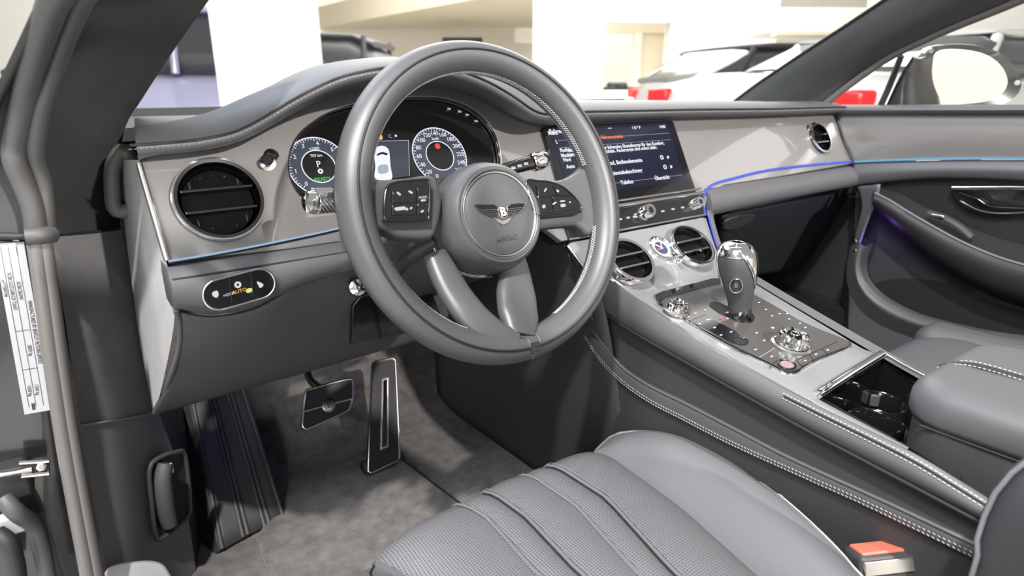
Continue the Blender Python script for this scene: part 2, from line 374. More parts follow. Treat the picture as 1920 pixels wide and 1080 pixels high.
# passenger side: glovebox, footwell speaker grille
gb = Plane((.83, .17, .76), (1, 0, 0), (0, -.25, .97))
glove = thing('glovebox', 'dark leather glovebox lid below the passenger side of the dashboard', 'glovebox', (.83, .2, .65))
patch('lid', [[on(x, y, Y=.17) for x, y in ((1352, 404), (1420, 386), (1500, 369), (1600, 350), (1640, 345))],
              [on(x, y, Y=.20) for x, y in ((1350, 440), (1420, 430), (1500, 418), (1600, 405), (1640, 400))],
              [on(x, y, Y=.27) for x, y in ((1350, 520), (1420, 515), (1500, 505), (1600, 495), (1640, 490))]], M['leather_b'], glove, nu=20, nv=12, solid=.004)
gl = Plane(on(1385, 415, Y=.18), (1, 0, 0), (0, -.3, .95))
hd = plate('handle', gl, [smooth2(pxs(gl, [(1353, 425), (1362, 408), (1395, 401), (1415, 404), (1400, 418), (1370, 430)]), 30)], .006, M['black'], glove, h=.004, bevel=.002)
hd['label'] = 'recessed black pull handle'
tube('handle_trim', [gl.px(1358, 415, .006), gl.px(1372, 409, .007), gl.px(1384, 406, .006)], .0012, M['satin'], glove, seg=6)

# ---------------------------------------------------------------- air vents
def vent(name, label, pl, c, r, slats=2, group=None, tilt=0, slat_v=(.28, -.3), edge='dark_chrome', rim='dark_chrome', lift=0):
    group = 'round dashboard air vents'
    Mx = pl.mat(c[0], c[1], lift, tilt)
    t = thing(name, label, 'air vent', Mx.translation, group)
    lathe('chrome_ring', Mx, [(r*1.10, -.002), (r*1.13, .004), (r*1.09, .0085), (r*1.0, .008), (r*.97, .002), (r*.96, -.014)], M[rim], t, seg=48)
    lathe('bright_rim', Mx, [(r*1.12, .0045), (r*1.15, .006), (r*1.13, .0085), (r*1.09, .0085)], M['chrome'], t, seg=48)
    lathe('duct', Mx, [(r*.965, .0), (r*.93, -.022 if not lift else -.009), (0, -.024 if not lift else -.009)], M['void'], t, seg=40)
    lathe('louvre_drum', Mx, [(r*.90, -.012), (r*.88, -.006), (r*.6, -.004), (0, -.004)], M['void'], t, seg=40)
    for v in slat_v:
        w = math.sqrt(1-v*v)*r*.93
        o = box('slat', (-w, v*r-.0016, -.012), (w, v*r+.0016, .006), M['gloss'], t, bevel=.0008, M=Mx)
        o2 = box('slat_edge', (-w*.98, v*r-.0016, .006), (w*.98, v*r+.0012, .0072), M[edge], o, bevel=.0004, M=Mx)
    for k in range(-2, 3):
        box('vane', (k*r*.3-.0006, -r*.75*math.sqrt(1-(k*.3)**2), -.018), (k*r*.3+.0006, r*.75*math.sqrt(1-(k*.3)**2), -.005), M['black'], t, M=Mx)
    return t
vent('air_vent', 'large round air vent at the driver door end of the dashboard', FA, vL, .0425)
vent('air_vent', 'small round air vent at the far passenger end of the dashboard', FA, vP, .030)
wv1, wv2 = WA.uv(1180, 491, .011), WA.uv(1296, 463, .011)
vent('air_vent', 'round centre air vent nearer the steering wheel, left of the dashboard clock', WA, wv1, .036, edge='satin', rim='chrome', lift=.0105)
vent('air_vent', 'round centre air vent behind the gear selector, right of the dashboard clock', WA, wv2, .036, edge='satin', rim='chrome', lift=.0105)

# ---------------------------------------------------------------- vent pull knobs (bullet knobs on thin stems)
def pull(label, base, d, L, r, group='vent pull knobs', pm='dark_chrome'):
    d = Vector(d).normalized(); q = d.to_track_quat('Z', 'Y').to_matrix().to_4x4(); q.translation = base
    t = thing('vent_pull_knob', label, 'knob', base, group)
    lathe('collar', q, [(r*1.5, -.001), (r*1.5, .002), (r*.6, .003)], M['chrome'], t, seg=16)
    lathe('stem', q, [(r*.45, 0), (r*.45, L*.7)], M['chrome'], t, seg=12)
    lathe('tip', q, [(r*.4, L*.62), (r, L*.68), (r*1.05, L*.85), (r*.8, L*.97), (0, L)], M[pm], t, seg=20)
    return t
# ---------------------------------------------------------------- instrument cluster
cl = thing('instrument_cluster', 'black digital instrument display with two round dials behind the steering wheel', 'instrument display', FA.at(0, .05))
plate('display_panel', FA, [[(a*1.0, b) for a, b in clus]], .004, M['scr_blk'], cl, h=-.0135)
rim = [FA.at(a, b, -.004) for a, b in clus]
tube('bezel', rim, .0022, M['gloss'], cl, closed=True, seg=8)
def ringp(name, c, r0, r1, m, parent, h, a0=0, a1=360, n=64, sy=1):
    vs, fs = [], []
    full = a1-a0 >= 360
    for i in range(n+(0 if full else 1)):
        a = math.radians(a0+(a1-a0)*i/n)
        for r in (r0, r1): vs.append(FA.at(c[0]+r*math.cos(a), c[1]+r*math.sin(a)*sy, h))
    k = len(vs)//2
    for i in range(k if full else k-1): j = (i+1) % k; fs.append((2*i, 2*i+1, 2*j+1, 2*j))
    return mesh(name, vs, fs, m, parent, smooth=False, solid=.0003)
def dial(c, R, labels, a0, a1, parent, ri, hd):
    d = ringp('dial_face', c, ri*R, R*.97, M['scr_dial'], parent, hd)
    ringp('dial_rim', c, R*.965, R, M['scr_w'], d, hd+.0004)
    ringp('inner_rim', c, R*ri*.94, R*ri, M['scr_w'], d, hd+.0004)
    ringp('dial_centre', c, 0.0001, R*ri*.94, M['scr_blk'], d, hd)
    vs, fs = [], []
    n = 44
    for i in range(n+1):
        a = math.radians(a0+(a1-a0)*i/n); L = .1 if i % 4 == 0 else .06; o = len(vs)
        for r, s in ((R*.955, -.012), (R*(.955-L), -.012), (R*(.955-L), .012), (R*.955, .012)):
            vs.append(FA.at(c[0]+r*math.cos(a)-s*R*math.sin(a), c[1]+r*math.sin(a)+s*R*math.cos(a), hd+.0006))
        fs.append((o, o+1, o+2, o+3))
    mesh('dial_ticks', vs, fs, M['scr_w'], d, smooth=False, kind='stuff')
    for i, s in enumerate(labels):
        a = math.radians(a0+(a1-a0)*i/(len(labels)-1)); r = R*.78
        text('dial_number', s, FA, (c[0]+r*math.cos(a), c[1]+r*math.sin(a)), R*.2, M['scr_w'], d, h=hd+.0008)
    return d
HB = -.0108
cA, cB = FA.uv(598, 312, HB), FA.uv(825, 292, HB)
RA = FA.uv(655, 312, HB)[0]-cA[0]; RB = FA.uv(874, 292, HB)[0]-cB[0]
d1 = dial(cA, RA, ['0', '1', '2', '3', '4', '5', '6', '7'], 225, -30, cl, .56, HB)
d2 = dial(cB, RB, ['0', '20', '40', '60', '80', '100', '120', '140', '160', '180', '200', '220', '240', '260'], 245, -45, cl, .52, HB)
text('dial_unit', 'km/h', FA, (cB[0], cB[1]+RB*.6), RB*.13, M['scr_w'], d2, h=HB+.0008)
text('dial_unit', 'x1000', FA, (cA[0], cA[1]+RA*.6), RA*.13, M['scr_w'], d1, h=HB+.0008)
text('gear_letter', 'P', FA, (cA[0], cA[1]+RA*.06), RA*.3, M['scr_w'], d1, h=HB+.0008)
text('dial_readout', '703 km', FA, (cA[0], cA[1]+RA*.36), RA*.13, M['scr_w'], d1, h=HB+.0008)
ringp('parking_symbol', (cA[0], cA[1]-RA*.17), RA*.035, RA*.085, M['scr_w'], d1, HB+.0008, n=20)
text('ready_text', 'READY', FA, (cA[0], cA[1]-RA*.44), RA*.17, M['scr_g'], d1, h=HB+.0008)
ringp('warning_lamp', (cB[0], cB[1]+RB*.33), .0001, RB*.1, M['scr_r'], d2, HB+.0008, n=20)
ce = pxs(FA, [(692, 265), (765, 263), (768, 330), (690, 340)], HB)
cs = mesh('centre_view', [FA.at(a, b, HB) for a, b in ce], [(0, 1, 2, 3)], M['scr_grey'], cl, smooth=False, solid=.0004)
tube('centre_view_edge', [FA.px(692, 265, HB), FA.px(766, 263, HB), FA.px(768, 330, HB)], .0005, M['scr_line'], cs, seg=4)
def flat(name, px, m, parent, h, n=30, pl=FA): return plate(name, pl, [smooth2(pxs(pl, px, h), n)], .0003, m, parent, h=h)
car = flat('car_symbol', [(702, 280), (715, 273), (728, 279), (731, 295), (732, 310), (735, 335), (718, 338), (703, 334), (704, 312), (702, 295)], M['scr_w'], cs, HB+.0006)
flat('car_symbol_windscreen', [(706, 290), (716, 285), (727, 288), (725, 291), (716, 289), (708, 292)], M['scr_blk'], cs, HB+.001, 20)
flat('car_symbol_boot', [(710, 311), (726, 309), (727, 323), (711, 325)], M['scr_line'], cs, HB+.001, 16)
flat('open_door_symbol', [(689, 297), (695, 289), (700, 292), (701, 298), (690, 300)], M['scr_r'], cs, HB+.001, 16)
flat('fuel_symbol', [(712, 255), (715, 252), (717, 256), (717, 261), (711, 261)], M['amber'], cl, HB+.0006, 14)
text('range_text', 'C', FA, FA.uv(731, 256, HB), .007, M['scr_line'], cl, h=HB+.0006)
ringp('status_dot', FA.uv(742, 255, HB), .0001, .0017, M['scr_w'], cl, HB+.0006, n=14)
for x, y in ((842, 203), (862, 208), (876, 214), (893, 226)):
    flat('status_lamp', [(x-3, y-1), (x+3, y), (x+3, y+3), (x-3, y+2)], M['scr_line'], cl, HB+.0006, 10)

# ---------------------------------------------------------------- centre touchscreen
ts = thing('touchscreen', 'wide black centre touchscreen showing a dark blue menu with white text', 'screen', FA.at(.38, .05))
bez = pxs(FA, [(1262, 225), (1306, 356), ], .007)
x0, x1 = .222, bez[0][0]; y1 = bez[0][1]; y0 = FA.uv(1306, 362, .007)[1]
plate('bezel', FA, [rrect(((x0+x1)/2, (y0+y1)/2), x1-x0, y1-y0, .006)], .012, M['gloss'], ts, h=.007, bevel=.0015)
def S(px, py): return FA.uv(px, py, .008)
a, b = S(1250, 229), S(1284, 338)
sx1 = a[0]; sy1, sy0 = a[1], b[1]; sx0 = .236
plate('display', FA, [rrect(((sx0+sx1)/2, (sy0+sy1)/2), sx1-sx0, sy1-sy0, .002)], .0006, M['scr_bg'], ts, h=.0076)
HS = .0079
def hline(v, u0=None, u1=None, th=.0006): plate('menu_line', FA, [[(u0 or sx0+.01, v), (u1 or sx1-.004, v), (u1 or sx1-.004, v+th), (u0 or sx0+.01, v+th)]], .0003, M['scr_line'], ts, h=HS)
def st(s, px, py, size, m='scr_w', al='LEFT', sx=1): return text('menu_text', s, FA, S(px, py), size, M[m], ts, h=HS, thick=.0001, align=al, sx=sx, bold=.03)
for py, px in ((250, 1250), (262, 1255), (328, 1280)): hline(S(px, py)[1])
st('Fahrzeugstatus', 1127, 258, .0085, 'scr_o')
st('Fahrertür offen', .0 or 1030, 247, .010)
rt = S(1243, 267)
def lines(s, px, py, size): text('menu_text', s, FA, S(px, py), size, M['scr_w'], ts, h=HS, thick=.0001, align='RIGHT', bold=.03)
lines('Bitte wählen Sie eine der folgenden Einstellungen für den Komfort,', 1245, 268, .0083)
lines('um das Fahrzeug einzurichten. Änderungen sind sofort aktiv.', 1232, 276, .0083)
lines('Sitze und Lenkrad, Bedienelemente', 1204, 300, .0095)
lines('Ambientebeleuchtung', 1204, 319, .0095)
st('Telefon', 1164, 343, .0095); st('Übersicht', 1228, 335, .0095)
for px, py in ((1241, 295), (1247, 313)):
    c = S(px, py); ringp('menu_icon', c, .0022, .0042, M['scr_w'], ts, HS, n=20)
    flat('menu_arrow', [(px+10, py-3), (px+14, py-1), (px+11, py+3)], M['scr_w'], ts, HS, 10)
st('14:02', 1236, 238, .0075); st('1 B * P', 1185, 240, .0075); st('—', 1140, 240, .008)
for px, py, s in ((1028, 250, 'Menü'), (1042, 266, 'I.'), (1050, 282, 'Radio'), (1052, 292, 'Medien'), (1056, 300, 'Navi'), (1062, 313, 'Auto')):
    st(s, px, py, .0085)

# ---------------------------------------------------------------- climate strip under the screen
cp = thing('climate_control_strip', 'narrow dark climate control strip with two chrome knobs below the touchscreen', 'control panel', FA.at(.38, -.02))
q = [FA.uv(1318, 366, .004), FA.uv(1322, 402, .004)]
plate('panel', FA, [[(.212, q[0][1]), (q[0][0], q[0][1]), (q[1][0]-.004, q[1][1]), (.212, q[1][1])]], .01, M['gloss'], cp, h=.005, bevel=.001)
tube('upper_trim', [FA.at(.212, q[0][1]+.004, .007), FA.at(.4, q[0][1]+.004, .007), FA.at(q[0][0], q[0][1]+.004, .007)], .003, M['satin'], cp, seg=10, flat=(1, .8))
tube('screen_trim', [FA.at(.212, q[0][1]+.012, .007), FA.at(.4, q[0][1]+.012, .007), FA.at(q[0][0]-.004, q[0][1]+.012, .007)], .0018, M['satin'], cp, seg=10)
tube('lower_trim', [FA.at(.212, q[1][1], .004), FA.at(.4, q[1][1], .004), FA.at(q[1][0], q[1][1], .004)], .0015, M['satin'], cp, seg=8)
for px, py, r in ((1207, 400, .012), (1300, 384, .010)):
    c = FA.uv(px, py, .006); k = lathe('knob', FA.mat(c[0], c[1], .005), [(r*1.05, 0), (r, .004), (r*.92, .005), (r*.95, .017), (r*.85, .019), (r*.5, .019), (r*.45, .017), (0, .017)], M['chrome'], cp, seg=28)
    lathe('knob_centre', FA.mat(c[0], c[1], .022), [(r*.44, 0), (r*.4, .001), (0, .001)], M['gloss'], k, seg=20)
for px, py in ((1163, 411), (1178, 408), (1190, 406), (1243, 396), (1262, 392), (1280, 389)):
    u, v = FA.uv(px, py, .0055); plate('button_icon', FA, [rrect((u, v), .008, .003, .001, 2)], .0003, M['icon'], cp, h=.0056)
# ---------------------------------------------------------------- waterfall: clock and the pull knobs
ck = thing('dashboard_clock', 'small round analogue clock with bright ring between the two centre vents', 'clock', WA.px(1238, 467))
cu = WA.uv(1238, 467); rc = .0215
lathe('bezel', WA.mat(*cu), [(rc*1.12, -.001), (rc*1.1, .005), (rc*.95, .0065), (rc*.82, .003)], M['chrome'], ck, seg=40)
fc = lathe('face', WA.mat(*cu), [(rc*.86, .0025), (0, .0025)], M['white_ink'], ck, seg=36)
lathe('face_centre', WA.mat(*cu), [(rc*.6, .003), (0, .0031)], mat('clock_navy', (.03, .035, .07), .2), fc, seg=30)
for a, L, w in ((140, .55, .0016), (60, .75, .0011)):
    Mx = WA.mat(cu[0], cu[1], .0038, math.radians(a)); box('hand', (-.003, -w/2, 0), (rc*L, w/2, .0006), M['white_ink'], fc, M=Mx)
Mx = WA.mat(cu[0]-.006, cu[1]-.002, .0034); box('red_mark', (-.004, -.0015, 0), (.004, .0015, .0005), M['red_ink'], fc, M=Mx)
nn = WA.n
pull('chrome vent pull knob below the dashboard clock, the one nearer the steering wheel', WA.px(1268, 490, 0), nn*.9+V(-.55, -.35, 0), .032, .0032)
pull('chrome vent pull knob below the dashboard clock, the one nearer the passenger', WA.px(1302, 480, 0), nn*.9+V(-.55, -.35, 0), .032, .0032)
pull('chrome vent pull knob beside the passenger end air vent', FA.px(1516, 240, 0), FA.n+V(-.35, 0, 0), .022, .005)
t = thing('start_button', 'glossy black and chrome round start button left of the instrument display', 'button', FA.px(503, 300))
u, v = FA.uv(508, 293)
lathe('bezel', FA.mat(u, v), [(.0085, -.001), (.0085, .003), (.007, .004), (.006, .002)], M['chrome'], t, seg=24)
lathe('cap', FA.mat(u, v), [(.0066, .001), (.006, .005), (0, .006)], M['gloss'], t, seg=24)
pull('black vent pull knob left of the instrument display', FA.px(501, 306, 0), FA.n+V(-.25, -.1, -.1), .018, .0065, pm='gloss')

# ---------------------------------------------------------------- light switch panel on the lower pad
LP = Plane(on(446, 541, Y=.113), (1, 0, .0), (0, .12, .99))
ls = thing('light_switch_panel', 'rounded black light switch panel with orange AUTO symbol under the driver vent', 'switch panel', LP.o)
c1, c2 = LP.uv(410, 551), LP.uv(484, 531); rr = .0165
ang = math.atan2(c2[1]-c1[1], c2[0]-c1[0])
st_o = []
for k in range(13): a = ang+math.pi/2+math.pi*k/12; st_o.append((c1[0]+rr*math.cos(a), c1[1]+rr*math.sin(a)))
for k in range(13): a = ang-math.pi/2+math.pi*k/12; st_o.append((c2[0]+rr*math.cos(a), c2[1]+rr*math.sin(a)))
plate('panel', LP, [st_o], .008, M['gloss'], ls, h=.006, bevel=.001)
tube('trim', [LP.at(a, b, .006) for a, b in st_o], .0012, M['satin'], ls, closed=True, seg=8)
for px in (432, 472):
    tube('button_gap', [LP.px(px-2, 522 - (px-432)*.27, .0066), LP.px(px+3, 566 - (px-432)*.27, .0066)], .0006, M['black'], ls, seg=4)
flat('demist_symbol', [(398, 549), (407, 545), (410, 552), (407, 558), (400, 556)], M['icon'], ls, .0066, 16, LP)
flat('fog_symbol', [(482, 528), (491, 531), (494, 535), (488, 540), (484, 534)], M['icon'], ls, .0066, 16, LP)
cc = LP.uv(446, 534, .0066); plate('dimmer_symbol', LP, [circ(cc, .0036, 20), circ(cc, .0014, 12)], .0003, M['icon'], ls, h=.0066)
text('parking_light_symbol', '=OO=', LP, LP.uv(430, 552, .0066), .0045, M['icon'], ls, h=.0066, rot=ang)
text('auto_text', 'AUTO', LP, LP.uv(449, 546, .0066), .0056, M['amber'], ls, h=.0066, rot=ang)
flat('headlamp_symbol', [(462, 543), (470, 540), (474, 544), (470, 548), (463, 549)], mat('icon_yellow', (0, 0, 0), .5, emit=(.75, .8, .25), es=1), ls, .0066, 16, LP)
# ================================================================ STEERING COLUMN AND WHEEL
sc = thing('steering_column', 'grey steering column shroud behind the wheel hub', 'steering column', (0, .08, .8))
rows = []
for h, w, u, d in ((-.055, .05, .045, .06), (-.08, .062, .05, .075), (-.12, .075, .05, .085), (-.22, .085, .05, .09)):
    pr = []
    for i in range(28):
        a = 2*math.pi*i/28; c, s_ = math.cos(a), math.sin(a)
        k = (abs(c)**4+abs(s_)**4)**(-.25)
        pr.append(WH.at(w*c*k, (u if s_ > 0 else d)*s_*k, h))
    rows.append(pr)
grid('shroud', rows, M['plastic'], sc, closed_u=True, cap=True, angle=50)
lv = [WH.at(-.06, -.03, -.05), WH.at(-.1, -.05, -.075), WH.at(-.125, -.09, -.085)]
tube('side_brace', lv, .009, M['rubber'], sc, n=14, seg=10)
sw = thing('steering_wheel', 'three spoke grey leather steering wheel with round winged badge hub', 'steering wheel', (0, 0, .86))
Rr, ra, rb_ = .1685, .0178, .0205
def rimp(a, ph, k=1.0): r = Rr+ra*k*math.cos(ph); return WH.at(r*math.sin(a), r*math.cos(a), rb_*k*math.sin(ph))
NA = 120
grid('rim', [[rimp(2*math.pi*i/NA, 2*math.pi*j/28) for j in range(28)] for i in range(NA)], M['leather_w'], sw, closed_u=True, closed_v=True, angle=90)
PH = math.radians(83)
tube('front_seam', [rimp(2*math.pi*i/NA, PH, 1.0) for i in range(NA)], .0015, M['seam'], sw, closed=True, seg=6)
tube('outer_seam', [rimp(2*math.pi*i/NA, math.radians(-30), 1.0) for i in range(NA)], .0008, M['seam'], sw, closed=True, seg=6)
# cross stitching on the inner circumference: joined, one mesh
def cross_st(name, ph, a_ranges):
    vs, fs = [], []
    for a0, a1 in a_ranges:
        n = int((a1-a0)*Rr/.0036)
        for i in range(n):
            a = a0+(a1-a0)*i/n
            for sg in (1, -1):
                A, B = rimp(a, ph-.16*sg, 1.02), rimp(a+.0036/Rr*.9, ph+.16*sg, 1.02)
                t = (B-A).normalized(); nrm = (A-rimp(a, ph, .2)).normalized(); sd = t.cross(nrm)*.00035; o = len(vs)
                vs += [A-sd, A+sd, B+sd, B-sd]; up_ = nrm*.0005; vs += [p+up_ for p in vs[o:o+4]]
                fs += [tuple(o+q for q in f) for f in ((4, 5, 6, 7), (0, 1, 5, 4), (1, 2, 6, 5), (2, 3, 7, 6), (3, 0, 4, 7))]
    return mesh(name, vs, fs, M['thread'], sw, smooth=False, kind='stuff')
cross_st('rim_stitching', math.radians(178), [(math.radians(-75), math.radians(78)), (math.radians(108), math.radians(160)), (math.radians(200), math.radians(252))])
# hub
hm = WH.mat(0, -.015, -.032) @ Matrix.Scale(1.04, 4)
hub = lathe('hub', hm, [(.046, -.03), (.060, -.022), (.0635, -.005), (.0625, .018), (.058, .032), (.0535, .0375), (.0505, .038)], M['leather_w'], sw, seg=56)
lathe('hub_shoulder', hm, [(.0515, .038), (.0485, .0375), (.0465, .0345)], M['leather_w'], sw, seg=56)
lathe('hub_ring', hm, [(.0478, .0372), (.0470, .0383), (.0460, .0382), (.0452, .0368)], M['satin'], sw, seg=56)
lathe('hub_cap', hm, [(.0462, .035), (.0452, .0362), (.044, .0372), (.03, .0392), (0, .0402)], M['leather_w'], sw, seg=56)
lathe('hub_groove', hm, [(.0505, .0383), (.0495, .0388), (.0485, .0378)], M['leather_w'], sw, seg=56)
tube('hub_side_trim', [WH.at(.0665*math.cos(a), -.015+.0665*math.sin(a), -.044+.004*math.sin(a*3)) for a in [math.radians(195+75*i/20) for i in range(21)]], .0026, M['chrome'], sw, seg=8)
EP = Plane(WH.at(0, -.015, .0092), WH.u, WH.v)
lw = [(888, 384), (900, 383.5), (925, 384), (933, 390), (932, 408), (924, 407), (916, 405), (908, 401), (899, 396), (893, 391)]
rw = [(984, 381), (972, 381.5), (957, 383), (949, 389), (951, 407), (957, 405), (964, 402), (972, 398), (979, 391), (982, 386)]
bd = thing('winged_badge', 'winged letter B badge in the middle of the steering wheel hub', 'badge', EP.o)
for nm, w in (('wing', lw), ('wing', rw)):
    uv = pxs(EP, w)
    wing = plate(nm, EP, [uv], .0016, M['dark_chrome'], bd, h=.0016, bevel=.0004)
    tube('wing_edge', [EP.at(a, b, .0016) for a, b in uv], .00035, M['satin'], wing, closed=True, seg=6)
    tip, root = Vector((*uv[0], 0)), [Vector((*uv[3], 0)), Vector((*uv[4], 0))]
    for k in range(1, 5):
        rt_ = root[0].lerp(root[1], k/5); e = Vector((*uv[9], 0)).lerp(Vector((*uv[5], 0)), k/5*.9)
        tube('feather', [EP.at(rt_.x, rt_.y, .0017), EP.at(e.x, e.y, .0017)], .0003, M['satin'], wing, seg=5)
bc = EP.uv(941, 398)
lathe('disc', EP.mat(bc[0], bc[1]), [(.0062, 0), (.0062, .0016), (.0056, .0022), (.005, .0018), (0, .0018)], M['gloss'], bd, seg=28, sy=1.2)
lathe('disc_ring', EP.mat(bc[0], bc[1]), [(.0066, .0014), (.0064, .0022), (.0057, .0023), (.0055, .0015)], M['chrome'], bd, seg=28, sy=1.2)
text('letter', 'B', EP, (bc[0], bc[1]-.0002), .0145, M['white_ink'], bd, h=.0026, thick=.0004, bold=.02)
tl = [EP.uv(*p) for p in ((925, 408), (932, 417), (942, 422), (952, 418), (959, 406), (950, 411), (942, 414), (934, 411))]
plate('tail', EP, [tl], .0014, M['satin'], bd, h=.0014, bevel=.0003)
text('airbag_text', 'AIRBAG', EP, EP.uv(950, 446), .0085, M['leather_w'], hub, h=.0006, thick=.0004)
# horizontal spokes
def spoke(name, px, h, th, m, n=44, bev=.006):
    return plate(name, WH, [smooth2(pxs(WH, px, h), n)], th, m, sw, h=h, bevel=bev, res=3)
spoke('spoke', [(672, 330), (700, 336), (760, 333), (815, 330), (830, 380), (818, 440), (800, 449), (750, 446), (712, 430), (690, 440), (660, 470), (648, 420), (655, 360)], -.002, .026, M['leather_w'])
spoke('spoke', [(985, 333), (1020, 338), (1060, 335), (1092, 318), (1115, 300), (1122, 360), (1118, 430), (1102, 440), (1085, 424), (1050, 425), (1000, 432), (980, 440), (970, 390)], -.002, .026, M['leather_w'])
# V-shaped lower spoke: two legs meeting at a bridge
def leg(path, ws, m=M['leather_w']):
    rows = []
    P = cr([WH.px(x, y, h) for x, y, h in path], 26)
    for i, p in enumerate(P):
        t = (P[min(25, i+1)]-P[max(0, i-1)]).normalized(); sd = t.cross(WH.n).normalized(); up_ = sd.cross(t)
        w = interp([(k/(len(ws)-1), q) for k, q in enumerate(ws)], i/25); d = .011
        rows.append([p+sd*(w*math.copysign(abs(math.cos(a))**.6, math.cos(a)))+up_*(d*math.copysign(abs(math.sin(a))**.8, math.sin(a))) for a in [2*math.pi*j/20 for j in range(20)]])
    return grid('lower_spoke', rows, m, sw, closed_u=True, cap=True, angle=50)
leg([(815, 478, -.035), (850, 545, -.018), (885, 592, -.004), (925, 624, .004), (965, 640, .008)], [.014, .0175, .0185, .0165, .012])
leg([(964, 480, -.035), (967, 530, -.02), (970, 575, -.008), (974, 606, .002), (976, 632, .008)], [.012, .021, .027, .027, .019])
clip = Plane(WH.at(0, -.1585, .0), WH.u, WH.v)
spoke('bridge', [(918, 618), (945, 622), (968, 616), (992, 606), (1004, 616), (998, 640), (965, 652), (930, 646)], .011, .018, M['leather_w'], bev=.005)
box('clip', (-.007, -.1755, .0155), (.007, -.1655, .0215), M['gloss'], sw, bevel=.0008, M=WH.mat())
for dx in (-.0085, .0085):
    tube('clip_line', [WH.px(953, 616, .012)+WH.u*(dx+.0), WH.at(dx*.9, -.160, .019), WH.at(dx*.8, -.167, .0205)], .0007, M['satin'], sw, n=10, seg=6)
stitches('bottom_mark', [rimp(math.radians(180), math.radians(p), 1.01) for p in (60, 45, 30, 15)], M['thread'], sw, pitch=.0035, length=.003, up=WH.v)
# button pods
def pod(px, label, side):
    t = thing('wheel_button_pod', label, 'button pad', WH.px(*px[0], .008))
    uv = smooth2(pxs(WH, px, .007), 40)
    plate('housing', WH, [uv], .012, M['gloss'], t, h=.007, bevel=.002)
    tube('trim', [WH.at(a, b, .0065) for a, b in uv], .0013, M['dark_chrome'], t, closed=True, seg=8)
    return t
lp = pod([(727, 350), (745, 341), (800, 336), (806, 345), (804, 405), (798, 411), (728, 412), (722, 405), (722, 375)], 'gloss black button pad on the left spoke of the steering wheel', -1)
rp = pod([(988, 341), (1010, 339), (1035, 342), (1058, 352), (1080, 372), (1091, 390), (1086, 399), (1060, 402), (1015, 405), (1002, 395)], 'gloss black button pad on the right spoke of the steering wheel', 1)
def key(t, px, nm='button'):
    return plate(nm, WH, [pxs(WH, px, .0095)], .003, M['gloss'], t, h=.0092, bevel=.0006)
key(lp, [(737, 358), (778, 352), (780, 378), (736, 381)]); key(lp, [(783, 352), (801, 350), (801, 377), (784, 378)])
key(lp, [(736, 384), (780, 381), (780, 402), (736, 403)]); key(lp, [(784, 381), (801, 380), (801, 402), (784, 402)])
key(rp, [(1008, 347), (1036, 347), (1044, 366), (1010, 368)]); key(rp, [(1038, 347), (1056, 354), (1072, 366), (1047, 366)])
key(rp, [(1010, 372), (1034, 371), (1036, 397), (1016, 400)]); key(rp, [(1037, 370), (1074, 369), (1086, 390), (1040, 397)])
def icon(t, px, py, w, h_, rot=0):
    u, v = WH.uv(px, py, .0097); c, s_ = math.cos(rot), math.sin(rot)
    plate('button_symbol', WH, [[(u+a*c-b*s_, v+a*s_+b*c) for a, b in rrect((0, 0), w, h_, min(w, h_)*.4, 2)]], .0003, M['icon'], t, h=.0096)
for px, py, w, h_, r in ((748, 363, .005, .0022, -.8), (770, 360, .005, .0022, -.6), (794, 376-.5, .006, .002, 0), (792, 396, .004, .002, .4), (751, 391, .012, .0035, 0), (742, 391, .003, .002, 0), (763, 392, .003, .003, 0), (771, 390, .003, .002, .6)):
    icon(lp, px, py, w, h_, r)
for px, py, w, h_, r in ((1023, 356, .006, .002, .7), (1046, 358, .004, .003, -.5), (1009, 369, .002, .002, 0), (1020, 387, .005, .004, .5), (1040, 381, .007, .002, .3), (1055, 377, .008, .002, 0), (1056, 385, .008, .004, 0), (1069, 379, .003, .002, 0)):
    icon(rp, px, py, w, h_, r)
text('mode_text', 'MODE', WH, WH.uv(793, 370, .0097), .0034, M['icon'], lp, h=.0096)

# stalks
def stalk(name, label, pts, r0, knurl, cat='lever'):
    t = thing(name, label, cat, pts[0])
    tube('lever', pts, lambda s: r0*(.85+.25*s), M['gloss'], t, n=16, seg=14, flat=(1, .8))
    e, d = Vector(pts[-1]), (Vector(pts[-1])-Vector(pts[-2])).normalized()
    q = d.to_track_quat('Z', 'Y').to_matrix().to_4x4(); q.translation = e
    r = r0*1.25
    lathe('collar', q, [(r*.95, -.004), (r*1.08, -.002), (r*1.08, .001), (r*.95, .002)], M['chrome'], t, seg=24)
    vs = []
    rows = []
    nk = 36
    for i in range(11):
        z = .002+knurl*i/10
        rows.append([q @ V(r*(1+(.05 if (j+i) % 2 else -.03))*math.cos(2*math.pi*j/nk), r*(1+(.05 if (j+i) % 2 else -.03))*math.sin(2*math.pi*j/nk), z) for j in range(nk)])
    grid('knurled_grip', rows, M['chrome'], t, closed_u=True, cap=True, smooth=False)
    lathe('end_cap', q, [(r*.98, .002+knurl), (r, .004+knurl), (r*.8, .010+knurl), (r*.3, .0115+knurl), (0, .0115+knurl)], M['chrome'], t, seg=24)
    return t
stalk('indicator_stalk', 'black and knurled chrome stalk left of the steering wheel, in front of the left dial', [on(720, 372, Y=.075), on(660, 374, Y=.06), on(626, 376, Y=.055)], .0105, .022)
ws = stalk('wiper_stalk', 'black and chrome wiper stalk right of the steering wheel hub', [on(900, 336, Y=.07), on(955, 316, Y=.065), on(1002, 304, Y=.06)], .009, .009)
for i in range(3):
    p = on(962+i*12, 314-i*4, Y=.052); box('print', (p.x-.003, p.y-.001, p.z-.002), (p.x+.003, p.y, p.z+.001), M['icon'], ws)
ak = on(668, 536, Y=.12)
q = (V(-.25, -1, .15)).to_track_quat('Z', 'Y').to_matrix().to_4x4(); q.translation = ak
